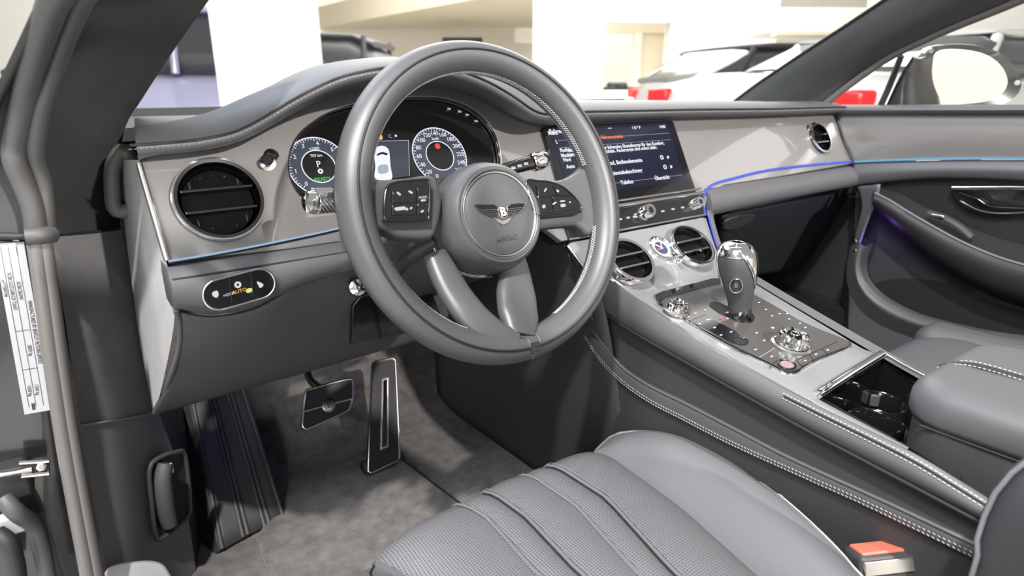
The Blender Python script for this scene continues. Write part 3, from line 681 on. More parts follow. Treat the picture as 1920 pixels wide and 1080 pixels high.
t = thing('column_adjuster_knob', 'small round chrome knob under the dashboard left of the steering wheel', 'knob', ak)
lathe('stem', q, [(.005, -.05), (.006, 0)], M['rubber'], t, seg=16)
lathe('knob_head', q, [(.006, 0), (.0115, .003), (.0125, .008), (.010, .013), (.004, .015), (0, .0145)], M['chrome'], t, seg=28)
# ================================================================ CENTRE CONSOLE
con = thing('centre_console', 'sloping centre console with titanium top and stitched grey leather sides', 'console', (.38, -.2, .6))
def P3(l): return [Vector(p) for p in l]
cL = [FA.at(.212, FA.uv(1320, 405)[1]-.003), WA.at(-.158, .055), WA.at(-.145, .03), WA.px(1140, 514), CO.px(1180, 547), CO.px(1237, 583), CO.px(1319, 637), CO.px(1403, 685), CO.px(1480, 727), CO.px(1530, 753)]
cR = [FA.px(1321, 407), WA.px(1334, 448), WA.px(1346, 480), WA.px(1366, 505), CO.px(1408, 528), CO.px(1436, 545), CO.px(1484, 574), CO.px(1564, 622), CO.px(1620, 655), CO.px(1660, 678)]
cL[9] = CO.px(1531, 752); cR[9] = CO.px(1656, 662)
nL, nR = cr(cL, 50), cr(cR, 50)
cols = []
for a, b in zip(nL, nR):
    d = b-a; dn = V(0, -.1, -1)*.004
    cols.append([a+dn*1.6-d*.004, a+dn*.3, a+d*.02, a.lerp(b, .25), a.lerp(b, .5), a.lerp(b, .75), b-d*.02, b+dn*.3, b+dn*1.6+d*.004])
grid('top_panel', cols, M['veneer'], con, angle=50)
tube('left_trim', [p+V(-.002, 0, -.004) for p in nL], .0022, M['satin'], con, seg=8)
tube('right_trim', [p+V(.002, 0, -.003) for p in nR], .0020, M['satin'], con, seg=8)
# left leather band, groove, recessed side panel, stitched flange, lower side
E0 = [(1128, 508), (1140, 520), (1180, 553), (1237, 592), (1319, 646), (1403, 694), (1530, 762), (1700, 846), (1800, 905), (1880, 955)]
E1 = [(1108, 545), (1123, 567), (1139, 586), (1186, 618), (1280, 672), (1419, 750), (1520, 806), (1623, 860), (1732, 917), (1860, 985)]
E2 = [(1098, 575), (1112, 617), (1139, 655), (1170, 691), (1217, 723), (1280, 754), (1375, 803), (1480, 858), (1680, 950), (1860, 1036)]
E3 = [(1072, 570), (1085, 611), (1120, 671), (1164, 718), (1217, 756), (1280, 789), (1375, 838), (1524, 906), (1628, 953), (1860, 1065)]
def eX(pts, X): return [on(x, y, X=X) for x, y in pts]
NB = 60
e0, e0b = cr(eX(E0, .254), NB), cr(eX([(x, y-4) for x, y in E0], .262), NB)
e1, e1b = cr(eX(E1, .250), NB), cr(eX([(x, y+5) for x, y in E1], .262), NB)
e2b, e2, e3 = cr(eX([(x, y-5) for x, y in E2], .262), NB), cr(eX(E2, .250), NB), cr(eX(E3, .250), NB)
mid01 = [(a+b)*.5+V(-.007, 0, 0) for a, b in zip(e0, e1)]
patch('side_band', [e0b, e0, mid01, e1, e1b], M['leather'], con, nu=NB, nv=16)
tube('band_groove', [a+V(-.0005, 0, -.003) for a in e1], .0024, M['seam'], con, seg=8)
pm = [(a+b)*.5+V(.002, 0, 0) for a, b in zip(e1b, e2b)]
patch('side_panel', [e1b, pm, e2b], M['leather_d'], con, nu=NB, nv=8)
patch('side_flange', [e2b, e2, [(a+b)*.5+V(-.002, 0, 0) for a, b in zip(e2, e3)], e3, [p+V(.006, 0, -.004) for p in e3]], M['leather'], con, nu=NB, nv=12)
tube('flange_ridge', [p+V(-.001, 0, .0005) for p in e2], .0022, M['leather'], con, seg=8)
lo = [V(.262, p.y, min(.27, p.z-.05)) for p in e3]
patch('lower_side', [[p+V(.006, 0, -.004) for p in e3], [(a+b)*.5+V(.004, 0, 0) for a, b in zip(e3, lo)], lo], M['plastic'], con, nu=NB, nv=6)
for dz in (.0035, .008):
    stitches('flange_stitching', [p+V(-.0022, 0, dz) for p in e3], M['thread'], con, pitch=.0046, length=.003, w=.0004, up=(-1, 0, 0), slant=.4)
s0 = cr(eX([(1470, 738), (1530, 768), (1700, 852), (1800, 911), (1870, 955)], .2475), 50)
stitches('band_stitching', s0, M['thread'], con, pitch=.0045, length=.003, w=.0005, up=(-1, 0, .5))
stitches('band_stitching', [p+V(-.001, 0, -.006) for p in s0], M['thread'], con, pitch=.0045, length=.003, w=.0005, up=(-1, 0, .5))
tube('band_seam', [p+V(0, 0, -.003) for p in s0], .0009, M['seam'], con, seg=6)
# forward side wall up to the dashboard and down to the floor
patch('front_side', [[V(.235, .13, .77), V(.245, .08, .70), V(.25, .05, .62), V(.262, .02, .45), V(.262, 0, .27)],
                     [V(.225, .25, .77), V(.235, .25, .70), V(.245, .25, .6), V(.255, .22, .45), V(.262, .2, .27)],
                     [V(.215, .6, .77), V(.225, .6, .70), V(.235, .6, .6), V(.245, .6, .45), V(.25, .6, .27)]], M['plastic'], con, nu=16, nv=14, solid=.004)
tube('front_side_crease', [on(1048, 440, X=.225), on(1072, 490, X=.228), on(1100, 545, X=.235), on(1110, 600, X=.24)], .0016, M['seam'], con, n=20, seg=6)
# leather bridge on the passenger side of the waterfall
inn = [FA.px(1326, 395, .001), FA.px(1327, 410), WA.px(1340, 455), WA.px(1352, 482), WA.px(1376, 505), CO.px(1412, 526), CO.px(1484, 569), CO.px(1564, 616), CO.px(1660, 672), CO.px(1770, 735)]
oo = [p+V(.012, .002, .003) for p in inn]; ot = [p+V(.026, .004, -.006) for p in inn]; od = [p+V(.032, .01, -.06) for p in inn]; oe = [p+V(.03, .02, -.3) for p in inn]
patch('right_side', [[p+V(.003, 0, -.003) for p in inn], oo, ot, od, oe], M['leather'], con, nu=50, nv=20)
tube('right_light_strip', [p+V(.003, 0, .001) for p in cr(inn[:5], 24)], .0014, M['led_blue'], con, seg=6)
# control panel let into the top
pan = [(1227, 558), (1233, 549), (1290, 534), (1337, 522), (1372, 524), (1403, 545), (1460, 577), (1512, 606), (1585, 636), (1598, 644), (1594, 653), (1560, 666), (1532, 678), (1500, 697), (1486, 701), (1468, 698), (1449, 687), (1366, 648), (1303, 611), (1243, 577)]
puv = pxs(CO, pan, .002)
cpn = thing('console_control_panel', 'dark glossy button panel around the gear selector on the console', 'control panel', CO.at(0, -.1))
def plc(name, uvs, th, m, parent, h, **k): return plate(name, CO, uvs, th, m, parent, h=h, **k)
plc('surround', [smooth2(puv, 90)], .010, M['chrome'], cpn, .0018, bevel=.0008)
cen = Vector((sum(p[0] for p in puv)/len(puv), sum(p[1] for p in puv)/len(puv)))
def shrink(uvs, d): return [tuple(Vector(p)+(cen-Vector(p)).normalized()*d) for p in uvs]
plc('border', [smooth2(shrink(puv, .0025), 90)], .004, M['gloss'], cpn, .0024)
plc('panel', [smooth2(shrink(puv, .005), 90)], .004, M['panel_blk'], cpn, .0030)
fr = pxs(CO, [(1230, 556), (1240, 548), (1335, 523), (1350, 523), (1350, 533), (1300, 545), (1246, 561), (1236, 570)], .003)
plc('front_ledge', [fr], .003, M['gloss'], cpn, .0045, bevel=.0006)
HP = .0032
def cline(pts, m='satin', r=.0005): tube('button_line', [CO.px(x, y, HP) for x, y in pts], r, M[m], cpn, seg=4)
for pts in (((1330, 596), (1425, 643)), ((1311, 612), (1372, 646)), ((1436, 592), (1475, 612)), ((1290, 603), (1322, 590)), ((1350, 590), (1376, 600)), ((1424, 670), (1444, 658), (1456, 650))): cline(pts)
for pts in (((1372, 653), (1400, 664)), ((1494, 675), (1560, 645), (1570, 640)), ((1503, 687), (1582, 652)), ((1494, 675), (1503, 687)), ((1517, 665), (1527, 677)), ((1541, 654), (1553, 665)), ((1442, 690), (1456, 676), (1470, 672))): cline(pts, 'black', .0006)
plc('button_block', [pxs(CO, [(1311, 609), (1331, 597), (1382, 623), (1392, 638), (1372, 644)], HP)], .0012, M['gloss'], cpn, HP+.0006, bevel=.0003)
def cic(px, py, w=.0048, h_=.0016, m='white_ink'):
    u, v = CO.uv(px, py, HP+.0008); plc('button_symbol', [rrect((u, v), w, h_, h_*.45, 2)], .0002, M[m], cpn, HP+.0008)
for px, py in ((1304, 587), (1322, 581), (1291, 594), (1312, 607), (1327, 599), (1340, 614), (1352, 628), (1371, 622), (1364, 603-6), (1405, 569), (1423, 567), (1436, 580), (1448, 592), (1462, 588), (1476, 588), (1419, 624), (1433, 638), (1448, 614), (1450, 650-35), (1417, 655), (1447, 668), (1510, 676), (1530, 664), (1552, 656), (1480, 598), (1500, 606), (1510, 614)):
    cic(px, py)
for px, py in ((1352, 596), (1358, 600)): cic(px, py, .005, .003, 'red_ink')
u, v = CO.uv(1475, 685, HP); plc('start_button', [circ((u, v), .0115, 28, .8)], .002, M['panel_blk'], cpn, HP+.001, bevel=.0006)
tube('start_button_ring', [CO.at(a, b, HP+.001) for a, b in circ((u, v), .0125, 30, .8)], .0008, M['dark_chrome'], cpn, closed=True, seg=6)
plc('start_button_face', [circ((u, v), .0095, 28, .8)], .0006, mat('start_face', (.2, .13, .13), .45), cpn, HP+.0016)
u, v = CO.uv(1388, 640, HP); plc('thumb_hollow', [circ((u, v), .0115, 28, .75)], .001, M['black'], cpn, HP+.0008)
tube('thumb_hollow_ring', [CO.at(a, b, HP+.001) for a, b in circ((u, v), .012, 30, .75)], .0006, M['dark_chrome'], cpn, closed=True, seg=6)
# selector slot
plc('selector_slot', [smooth2(pxs(CO, [(1330, 572), (1342, 566), (1370, 578), (1402, 596), (1400, 604), (1375, 600), (1350, 588)], HP), 30)], .001, M['black'], cpn, HP+.0008)
def rknob(label, px, py, r, H):
    u, v = CO.uv(px, py, HP); Mx = CO.mat(u, v, HP)
    t = thing('rotary_knob', label, 'knob', Mx.translation, 'console rotary knobs')
    lathe('base_ring', Mx, [(r*1.28, -.001), (r*1.28, .0025), (r*1.12, .004), (r*1.05, .003)], M['satin'], t, seg=40)
    rows = []
    nk = 48
    for h_, k in ((.002, .96), (.004, 1), (H-.003, .97), (H, .9)):
        rows.append([Mx @ V(r*k*(1+(.03 if j % 2 else -.02))*math.cos(2*math.pi*j/nk), r*k*(1+(.03 if j % 2 else -.02))*math.sin(2*math.pi*j/nk), h_) for j in range(nk)])
    grid('knurled_side', rows, M['chrome'], t, closed_u=True, smooth=False)
    lathe('top', Mx, [(r*.9, H), (r*.78, H+.0012), (r*.66, H-.001), (r*.5, H-.0025)], M['chrome'], t, seg=40)
    lathe('cap', Mx, [(r*.52, H-.003), (r*.46, H+.0005), (r*.2, H+.001), (0, H+.001)], M['dark_chrome'], t, seg=30)
    lathe('cap_ring', Mx, [(r*.3, H+.0008), (r*.27, H+.0016), (r*.24, H+.0009)], M['chrome'], t, seg=24)
    for k in range(4):
        a = math.pi/4+k*math.pi/2
        box('grip_notch', (r*.6, -.0015, H-.001), (r*.85, .0015, H+.0014), M['gloss'], t, M=Mx @ Matrix.Rotation(a, 4, 'Z'))
    return t
rknob('small chrome rotary knob at the front corner of the console, ahead of the gear selector', 1268, 582, .0155, .012)
rknob('large knurled chrome rotary knob on the console behind the gear selector', 1483, 648, .0205, .018)

# ---------------------------------------------------------------- gear selector
g0 = CO.px(1386, 592, HP); gs = thing('gear_selector', 'tall black leather gear selector with chrome crown standing on the console', 'gear selector', g0)
gp = [g0+V(.0, .0, -.004), g0+V(-.001, .001, .02), g0+V(-.004, .004, .045), g0+V(-.007, .008, .07), g0+V(-.008, .011, .09), g0+V(-.007, .012, .103), g0+V(-.006, .012, .108)]
gw = [(.014, .014), (.0165, .017), (.021, .022), (.0245, .027), (.024, .027), (.018, .02), (.006, .008)]
def gsec(i, n=32, k=1.0, a0=0, a1=2*math.pi):
    c, (wx, wy) = gp[i], gw[i]
    return [c+V(wx*k*math.cos(a), wy*k*math.sin(a), 0) for a in [a0+(a1-a0)*j/(n-1) for j in range(n)]]
patch('grip', [gsec(i) for i in range(7)], M['leather_d'], gs, nu=32, nv=30)
patch('chrome_crown', [gsec(i, 20, 1.06, math.radians(a), math.radians(150)) for i, a in ((2, -72), (3, -100), (4, -122), (5, -150), (6, -170))], M['chrome'], gs, nu=28, nv=22, solid=.0015)
patch('crown_top', [gsec(4, 32, 1.03)]+[gsec(i, 32, 1.07) for i in (5, 6)], M['chrome'], gs, nu=32, nv=10, solid=.001)
patch('crown_inlay', [gsec(i, 20, 1.1, math.radians(-50), math.radians(0)) for i in (3, 4, 5)], M['gloss'], gs, nu=16, nv=14, solid=.0012)
lathe('gaiter_ring', CO.mat(*CO.uv(1386, 592, HP), HP), [(.021, 0), (.021, .003), (.016, .005), (.014, .014), (.012, .016)], M['dark_chrome'], gs, seg=28)
bp = gp[2]+V(-.0235, -.012, .008)
q = V(-1, -.55, .1).to_track_quat('Z', 'Y').to_matrix().to_4x4(); q.translation = bp
b = lathe('release_button', q, [(.0085, -.006), (.0085, .001), (.007, .002), (.0062, .001), (0, .001)], M['dark_chrome'], gs, seg=28, sy=1.25)
lathe('release_button_ring', q, [(.009, .0), (.0088, .0018), (.0078, .0018), (.0075, .0005)], M['chrome'], b, seg=28, sy=1.25)
text('release_button_letter', 'B', Plane(q @ V(0, 0, 0), q.to_3x3() @ V(1, 0, 0), q.to_3x3() @ V(0, 1, 0)), (0, 0), .009, M['chrome'], b, h=.0014)

# ---------------------------------------------------------------- cup holder well
cw = thing('cup_holder', 'black open cup holder well with chrome front edge on the console', 'cup holder', CO.px(1640, 760))
wp = [CO.px(1531, 742), CO.px(1656, 664), CO.px(1770, 722), CO.px(1860, 775), CO.px(1800, 900), CO.px(1705, 838)]
dn = V(0, 0, -.085)
for i in range(6):
    a, b_ = wp[i], wp[(i+1) % 6]; mesh('well_wall', [a, b_, b_+dn, a+dn], [(0, 1, 2, 3)], M['gloss'], cw, smooth=False, solid=.002)
mesh('well_floor', [p+dn for p in wp], [(0, 1, 2, 3, 4, 5)], M['black'], cw, smooth=False)
fe = [CO.px(1534, 736, .002), CO.px(1595, 697, .003), CO.px(1655, 660, .002)]
tube('front_edge', fe, .0032, M['chrome'], cw, n=12, seg=8, flat=(1.6, .7), up=(0, 0, 1))
tube('front_edge_line', [p+V(0, -.006, -.002) for p in fe], .0012, M['dark_chrome'], cw, n=12, seg=6)
tube('latch', [CO.px(1534, 736, .0), CO.px(1545, 730, .004), CO.px(1556, 722, .004)], .003, M['chrome'], cw, n=8, seg=8)
for px, py in ((1650, 755), (1640, 790)):
    c = CO.px(px, py, -.045); Mx = Matrix.Translation(c)
    lathe('cup_ring', Mx, [(.034, -.03), (.0335, 0), (.032, .002), (.0305, 0), (.030, -.035), (0, -.036)], M['gloss'], cw, seg=36)
    for k in range(3):
        a = 2.1*k+.6; box('cup_spring', (.026, -.006, -.02), (.031, .006, -.002), M['rubber'], cw, bevel=.002, M=Mx @ Matrix.Rotation(a, 4, 'Z'))
rl = [CO.px(1532, 750, .001), CO.px(1620, 797, .001), CO.px(1704, 842, .001)]
tube('left_rail', [p+V(-.004, 0, 0) for p in rl], .006, M['fascia'], cw, n=20, seg=8, flat=(1, .5), up=(0, 0, 1))
tube('right_rail', [CO.px(1658, 662, .001), CO.px(1700, 687, .001), CO.px(1775, 726, .001)], .0028, M['satin'], cw, n=20, seg=8)

# ---------------------------------------------------------------- armrest
ar = thing('armrest', 'padded grey leather armrest lid behind the cup holder', 'armrest', (.385, -.55, .65))
def slab(name, x0, x1, y0, y1, z0, z1, rc_, re, m, parent, crown=0, ny=26, slope=0):
    """rounded cushion: plan corner radius rc_, edge rounding re"""
    c = Vector(((x0+x1)/2, (y0+y1)/2)); rows = []; H = z1-z0
    for ins, z in [(re*.5, 0), (re*.12, H*.06), (0, H*.2), (0, H-re)] + [(re*(1-math.cos(t)), H-re+re*math.sin(t)) for t in [math.pi/2*k/6 for k in range(1, 7)]]:
        uv = rrect((c.x, c.y), x1-x0-2*ins, y1-y0-2*ins, max(rc_-ins, .004), 8)
        rows.append([V(p[0], p[1], z0+z+slope*(p[1]-y1)) for p in uv])
    for k in (.75, .5, .25, 0.02):
        rows.append([V(c.x+(p.x-c.x)*k, c.y+(p.y-c.y)*k, z1+crown*(1-k*k)+slope*(c.y+(p.y-c.y)*k-y1)) for p in rows[9]])
    return grid(name, rows, m, parent, closed_u=True, cap=True, angle=60)
slab('base', .284, .492, -.95, -.352, .575, .648, .045, .006, M['leather_d'], ar, slope=-.02)
slab('lid', .280, .496, -.95, -.346, .645, .692, .048, .026, M['leather'], ar, crown=.002, slope=-.02)
lidseam = [(.283, -.9), (.283, -.42), (.288, -.385), (.305, -.358), (.335, -.349), (.38, -.347)]
tube('lid_seam', [V(x, y, .646+.02*(-.346-y)) for x, y in lidseam], .0015, M['seam'], ar, n=40, seg=6)
gr = [V(.372, y, .6935+.02*(-.346-y)-(.012 if y > -.36 else 0)) for y in (-.352, -.38, -.45, -.6, -.9)]
tube('groove', [p+V(.004, 0, -.002) for p in gr], .0045, M['seam'], ar, n=30, seg=8)
stitches('groove_stitching', [p+V(-.004, 0, .0008) for p in gr], M['thread'], ar, pitch=.0045, length=.003, w=.0005)
stitches('groove_stitching', [p+V(.012, 0, .0008) for p in gr], M['thread'], ar, pitch=.0045, length=.003, w=.0005)
# ================================================================ SEATS
def perf_mat(name, col, pitch=.0032):
    m = mat(name, col, .55); nt = m.node_tree; b = nt.nodes['Principled BSDF']; tc = nt.nodes.new('ShaderNodeTexCoord')
    mp = nt.nodes.new('ShaderNodeMapping'); mp.inputs['Scale'].default_value = (1/pitch, 1/pitch, 0); nt.links.new(tc.outputs['Object'], mp.inputs[0])
    fr = nt.nodes.new('ShaderNodeVectorMath'); fr.operation = 'FRACTION'; nt.links.new(mp.outputs[0], fr.inputs[0])
    sb = nt.nodes.new('ShaderNodeVectorMath'); sb.operation = 'DISTANCE'; sb.inputs[1].default_value = (.5, .5, 0); nt.links.new(fr.outputs[0], sb.inputs[0])
    mr = nt.nodes.new('ShaderNodeMapRange'); mr.inputs[1].default_value = .22; mr.inputs[2].default_value = .32; nt.links.new(sb.outputs['Value'], mr.inputs[0])
    mx = nt.nodes.new('ShaderNodeMix'); mx.data_type = 'RGBA'; mx.inputs['A'].default_value = (col[0]*.3, col[1]*.3, col[2]*.3, 1); mx.inputs['B'].default_value = (*col, 1)
    nt.links.new(mr.outputs[0], mx.inputs['Factor']); nt.links.new(mx.outputs['Result'], b.inputs['Base Color'])
    bp = nt.nodes.new('ShaderNodeBump'); bp.inputs['Strength'].default_value = .35; bp.inputs['Distance'].default_value = .0006
    nt.links.new(mr.outputs[0], bp.inputs['Height']); nt.links.new(bp.outputs[0], b.inputs['Normal'])
    return m
M['perf'] = perf_mat('perforated_leather', (.14, .14, .148))
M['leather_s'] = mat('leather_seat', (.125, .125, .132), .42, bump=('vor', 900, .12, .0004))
def xline(tab, y): return interp([(-b, a) for a, b in tab], -y)
seat = thing('car_seat', 'grey leather driver seat cushion with perforated pleated centre and smooth side bolsters', 'seat', (0, -.3, .3), 'front car seats')
# cushion: z(x, y); front edge y = -.03, rolls down; pleat grooves converge slightly toward the back
def px5(pts, z=.5): return [(on(x, y, Z=z).x, on(x, y, Z=z).y) for x, y in pts]
pl_l = [px5(l) for l in ([(851, 938), (925, 985), (1012, 1080)], [(902, 922), (990, 985), (1081, 1080)], [(979, 886), (1090, 960), (1201, 1080)], [(1015, 867), (1140, 945), (1263, 1080)])]
Lx = px5([(709, 1013), (757, 1017), (800, 1072)]); Rx = px5([(1147, 827), (1220, 882), (1293, 944), (1450, 1080)])
YF, YB = -.028, -.75
def lx(tab, y):
    (xa, ya), (xb, yb) = tab[0], tab[-1]
    return xa+(xb-xa)*(y-ya)/(yb-ya) if y < yb else interp([(-q, p) for p, q in tab], -y) if y < ya else xa
def edges(y):
    y2 = max(y, -.42)
    return [lx([(-.190, -.03), (-.166, -.11), (-.150, -.32)], y2)] + [lx(t, y2) for t in pl_l] + [lx([(.166, -.03), (.156, -.19), (.13, -.32)], y2)]
def zc(x, y, e):
    z = .5
    t = (x-e[0])/(e[-1]-e[0]); z += .008*(1-(2*t-1)**2)
    for i, q in enumerate(e[1:5]): z -= .0045*math.exp(-((x-q)/.0028)**2); 
    for q in (e[0], e[-1]): z -= .012*math.exp(-((x-q)/.010)**2)
    z += .0022*math.exp(-((x-(e[1]-.006))/.004)**2)+.0022*math.exp(-((x-(e[3]-.006))/.004)**2)+.0015*math.exp(-((x-(e[2]+.006))/.004)**2)+.0015*math.exp(-((x-(e[4]+.006))/.004)**2)
    return z
rows = []
ys = [(-.018, -.16), (-.010, -.11), (-.010, -.07), (-.014, -.04), (-.02, -.02), (-.03, -.008), (-.045, -.0025), (-.06, 0)] + [(-.06-.023*k, -.012*(k/30)) for k in range(1, 31)]
for y, dz in ys:
    e = edges(y); r = []
    for k in range(5):
        n = 18
        for i in range(n+(k == 4)):
            t = .5-.5*math.cos(math.pi*i/n); x = e[k]+(e[k+1]-e[k])*t
            z = .496+.009*(1-(2*(x-e[0])/(e[5]-e[0])-1)**2)+(.006 if k in (0, 2, 4) else .004)*math.sin(math.pi*t)**.6
            if k == 0: z -= .012*(1-t)**6
            if k == 4: z -= .012*t**6
            r.append(V(x, y+.012*math.cos(x/.2*1.2)-.006, z+dz))
    rows.append(r)
grid('cushion_centre', rows, M['perf'], seat, angle=80)
for q, dxx in ((0, -.004), (-1, .004)):
    ed = [r[q] for r in rows]
    patch('cushion_side', [ed, [p+V(dxx, 0, -.012) for p in ed], [p+V(dxx*2, 0, -.06) for p in ed], [p+V(dxx, -.005, -.16) for p in ed]], M['leather_s'], seat, nu=40, nv=10)
for i in range(1, 5):
    pth = []
    for y, dz in ys[3:]:
        e = edges(y); x = e[i]; pth.append(V(x, y+.012*math.cos(x/.2*1.2)-.006, .496+.009*(1-(2*(x-e[0])/(e[5]-e[0])-1)**2)+dz+.0012))
    tube('pleat_seam', pth, .0011, M['seam'], seat, seg=6)
    tube('pleat_piping', [p+V(-.0028 if i % 2 else .0028, 0, .0022) for p in pth], .0022, M['leather_s'], seat, seg=8)
    stitches('pleat_stitching', [p+V(-.0062 if i % 2 else .0062, 0, .0040) for p in pth], M['thread_d'], seat, pitch=.0042, length=.0028, w=.0004)
# right bolster
bo = [(.168, -.012), (.215, -.002), (.245, -.03), (.262, -.085), (.268, -.16), (.255, -.23), (.236, -.29), (.212, -.345), (.19, -.385), (.17, -.45), (.16, -.75)]
bi = [(.166, -.018), (.168, -.028), (.168, -.05), (.166, -.10), (.162, -.16), (.157, -.22), (.150, -.29), (.143, -.345), (.137, -.385), (.132, -.45), (.12, -.75)]
NBO = 44
def c2(t, z): return cr([V(x, y, z) for x, y in t], NBO)
i0, o0 = [p+V(-.008-.03*min(1, k/30), 0, -.006-.010*min(1, k/30)) for k, p in enumerate(c2(bi, .488))], c2(bo, .500)
def lf(k): t = min(1, k/9); return t*t*(3-2*t)
o0 = [p+V(0, 0, -.025*(1-lf(k))) for k, p in enumerate(o0)]
r1, r2, r3 = [[a.lerp(b, q)+V(0, 0, w*lf(k+1)) for k, (a, b) in enumerate(zip(i0, o0))] for q, w in ((.18, .022), (.5, .034), (.82, .022))]
patch('side_bolster', [i0, r1, r2, r3, o0], M['leather_s'], seat, nu=NBO, nv=18)
tube('bolster_piping', [p+V(.001, 0, .0015) for p in o0], .0024, M['leather_s'], seat, seg=8)
lo_ = [p+V(.01, 0, -.02) for p in o0]; lo2 = [p+V(.006, 0, -.16) for p in o0]
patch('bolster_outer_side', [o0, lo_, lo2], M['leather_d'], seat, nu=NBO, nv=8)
tube('bolster_edge_highlight', [p+V(.0075, .001, -.001) for p in o0], .0017, M['thread'], seat, seg=6)  # pale colour stands in for the raking highlight along the piping
# left bolster (its front corner shows at the lower edge)
bl_o = [(-.200, -.028), (-.222, -.032), (-.246, -.05), (-.262, -.09), (-.27, -.16), (-.272, -.25), (-.262, -.75)]
bl_i = [(-.186, -.040), (-.186, -.055), (-.180, -.085), (-.172, -.13), (-.165, -.2), (-.158, -.3), (-.152, -.75)]
i0, o0 = [p+V(.006, 0, -.012+.006*lf(k)) for k, p in enumerate(c2(bl_i, .484))], [p+V(0, 0, -.02*(1-lf(k*1.5))) for k, p in enumerate(c2(bl_o, .484))]
b1, b2, b3 = [[a.lerp(b, q)+V(0, .004*(1-lf(k)), w*lf(k*1.5+1.5)) for k, (a, b) in enumerate(zip(i0, o0))] for q, w in ((.2, .014), (.5, .022), (.82, .014))]
patch('side_bolster', [i0, b1, b2, b3, o0], M['leather_s'], seat, nu=NBO, nv=18)
fr_e = [i0[0], b1[0], b2[0], b3[0], o0[0]]
patch('bolster_front', [fr_e, [p+V(0, .004, -.02) for p in fr_e], [p+V(0, -.01, -.16) for p in fr_e]], M['leather_s'], seat, nu=14, nv=10)
patch('bolster_outer_side', [o0, [p+V(-.006, .004, -.02) for p in o0], [p+V(-.002, 0, -.18) for p in o0]], M['leather_s'], seat, nu=NBO, nv=8)
tube('bolster_piping', o0, .0026, M['leather_s'], seat, seg=8)
tube('bolster_seam', [p+V(0, 0, .0005) for p in b2], .0013, M['seam'], seat, seg=6)
# seat base under the cushion and the backrest bolster that shows at the lower right
box('seat_base', (-.25, -.72, .29), (.24, -.07, .44), M['plastic'], seat, bevel=.02)
ks = []
for i in range(25):
    a = math.pi*i/24
    ks.append(a)
bk = [on(1822, 1085, X=.15), on(1828, 1030, X=.155), on(1840, 985, X=.16), on(1860, 935, X=.165), on(1890, 895, X=.17), on(1925, 866, X=.175), on(1990, 840, X=.18)]
bk0 = [bk[0]+V(-.0, .02, -.18)] + bk + [bk[-1]+V(.0, -.10, .10), bk[-1]+V(-.01, -.20, .22), bk[-1]+V(-.03, -.26, .34)]
side = cr(bk0, 36)
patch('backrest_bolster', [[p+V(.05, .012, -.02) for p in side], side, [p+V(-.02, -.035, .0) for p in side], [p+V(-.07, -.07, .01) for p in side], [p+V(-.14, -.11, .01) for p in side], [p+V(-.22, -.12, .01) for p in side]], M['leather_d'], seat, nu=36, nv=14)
tube('backrest_piping', side, .0022, M['leather_s'], seat, seg=8)
# the upper backrest and head restraint (above and behind the frame)
patch('backrest', [[V(x, -.56-.02*math.cos(x*9)+q, z) for x in (-.25, -.2, -.1, 0, .1, .16, .19)] for z, q in ((.42, -.02), (.6, -.10), (.8, -.21), (.98, -.31), (1.14, -.39))], M['leather_d'], seat, nu=20, nv=14, solid=.10)
patch('head_restraint', [[V(x, -.98-.02*math.cos(x*9)-.3*(z-1.2), z) for x in (-.15, -.1, 0, .1, .15)] for z in (1.16, 1.22, 1.30, 1.38)], M['leather_d'], seat, nu=14, nv=10, solid=.08)
# buckle
bx = on(1652, 1028, X=.245)
bz = thing('seat_belt_buckle', 'grey seat belt buckle with red release button beside the driver seat', 'buckle', bx)
bm_ = Matrix.Translation(bx) @ Matrix.Rotation(math.radians(-28), 4, 'Z') @ Matrix.Rotation(math.radians(-14), 4, 'X') @ Matrix.Scale(1.25, 4)
box('housing', (-.027, -.012, -.10), (.027, .014, .0), M['plastic'], bz, bevel=.005, M=bm_)
box('release_button', (-.0235, -.0085, -.004), (.0225, .0095, .002), M['red_btn'], bz, bevel=.0015, M=bm_)
box('front_plate', (-.026, -.0142, -.016), (.026, -.0115, -.003), M['satin'], bz, bevel=.001, M=bm_)
box('stem', (-.015, -.006, -.22), (.015, .006, -.09), M['black'], bz, bevel=.002, M=bm_)
# passenger seat: front of its cushion shows between console and door
ps = thing('car_seat', 'grey leather passenger seat cushion beyond the console armrest', 'seat', (.78, -.4, .3), 'front car seats')
slab('cushion', .60, .94, -.85, -.128, .36, .54, .10, .05, M['leather'], ps, crown=.006)  # cushion and bolsters take a darker leather to imitate shade here
slab('side_bolster', .555, .65, -.85, -.12, .36, .535, .04, .035, M['leather'], ps, crown=.004)
slab('side_bolster', .90, 1.0, -.85, -.12, .36, .54, .04, .035, M['leather'], ps, crown=.004)
box('seat_base', (.56, -.8, .28), (.98, -.16, .37), M['plastic'], ps, bevel=.02)

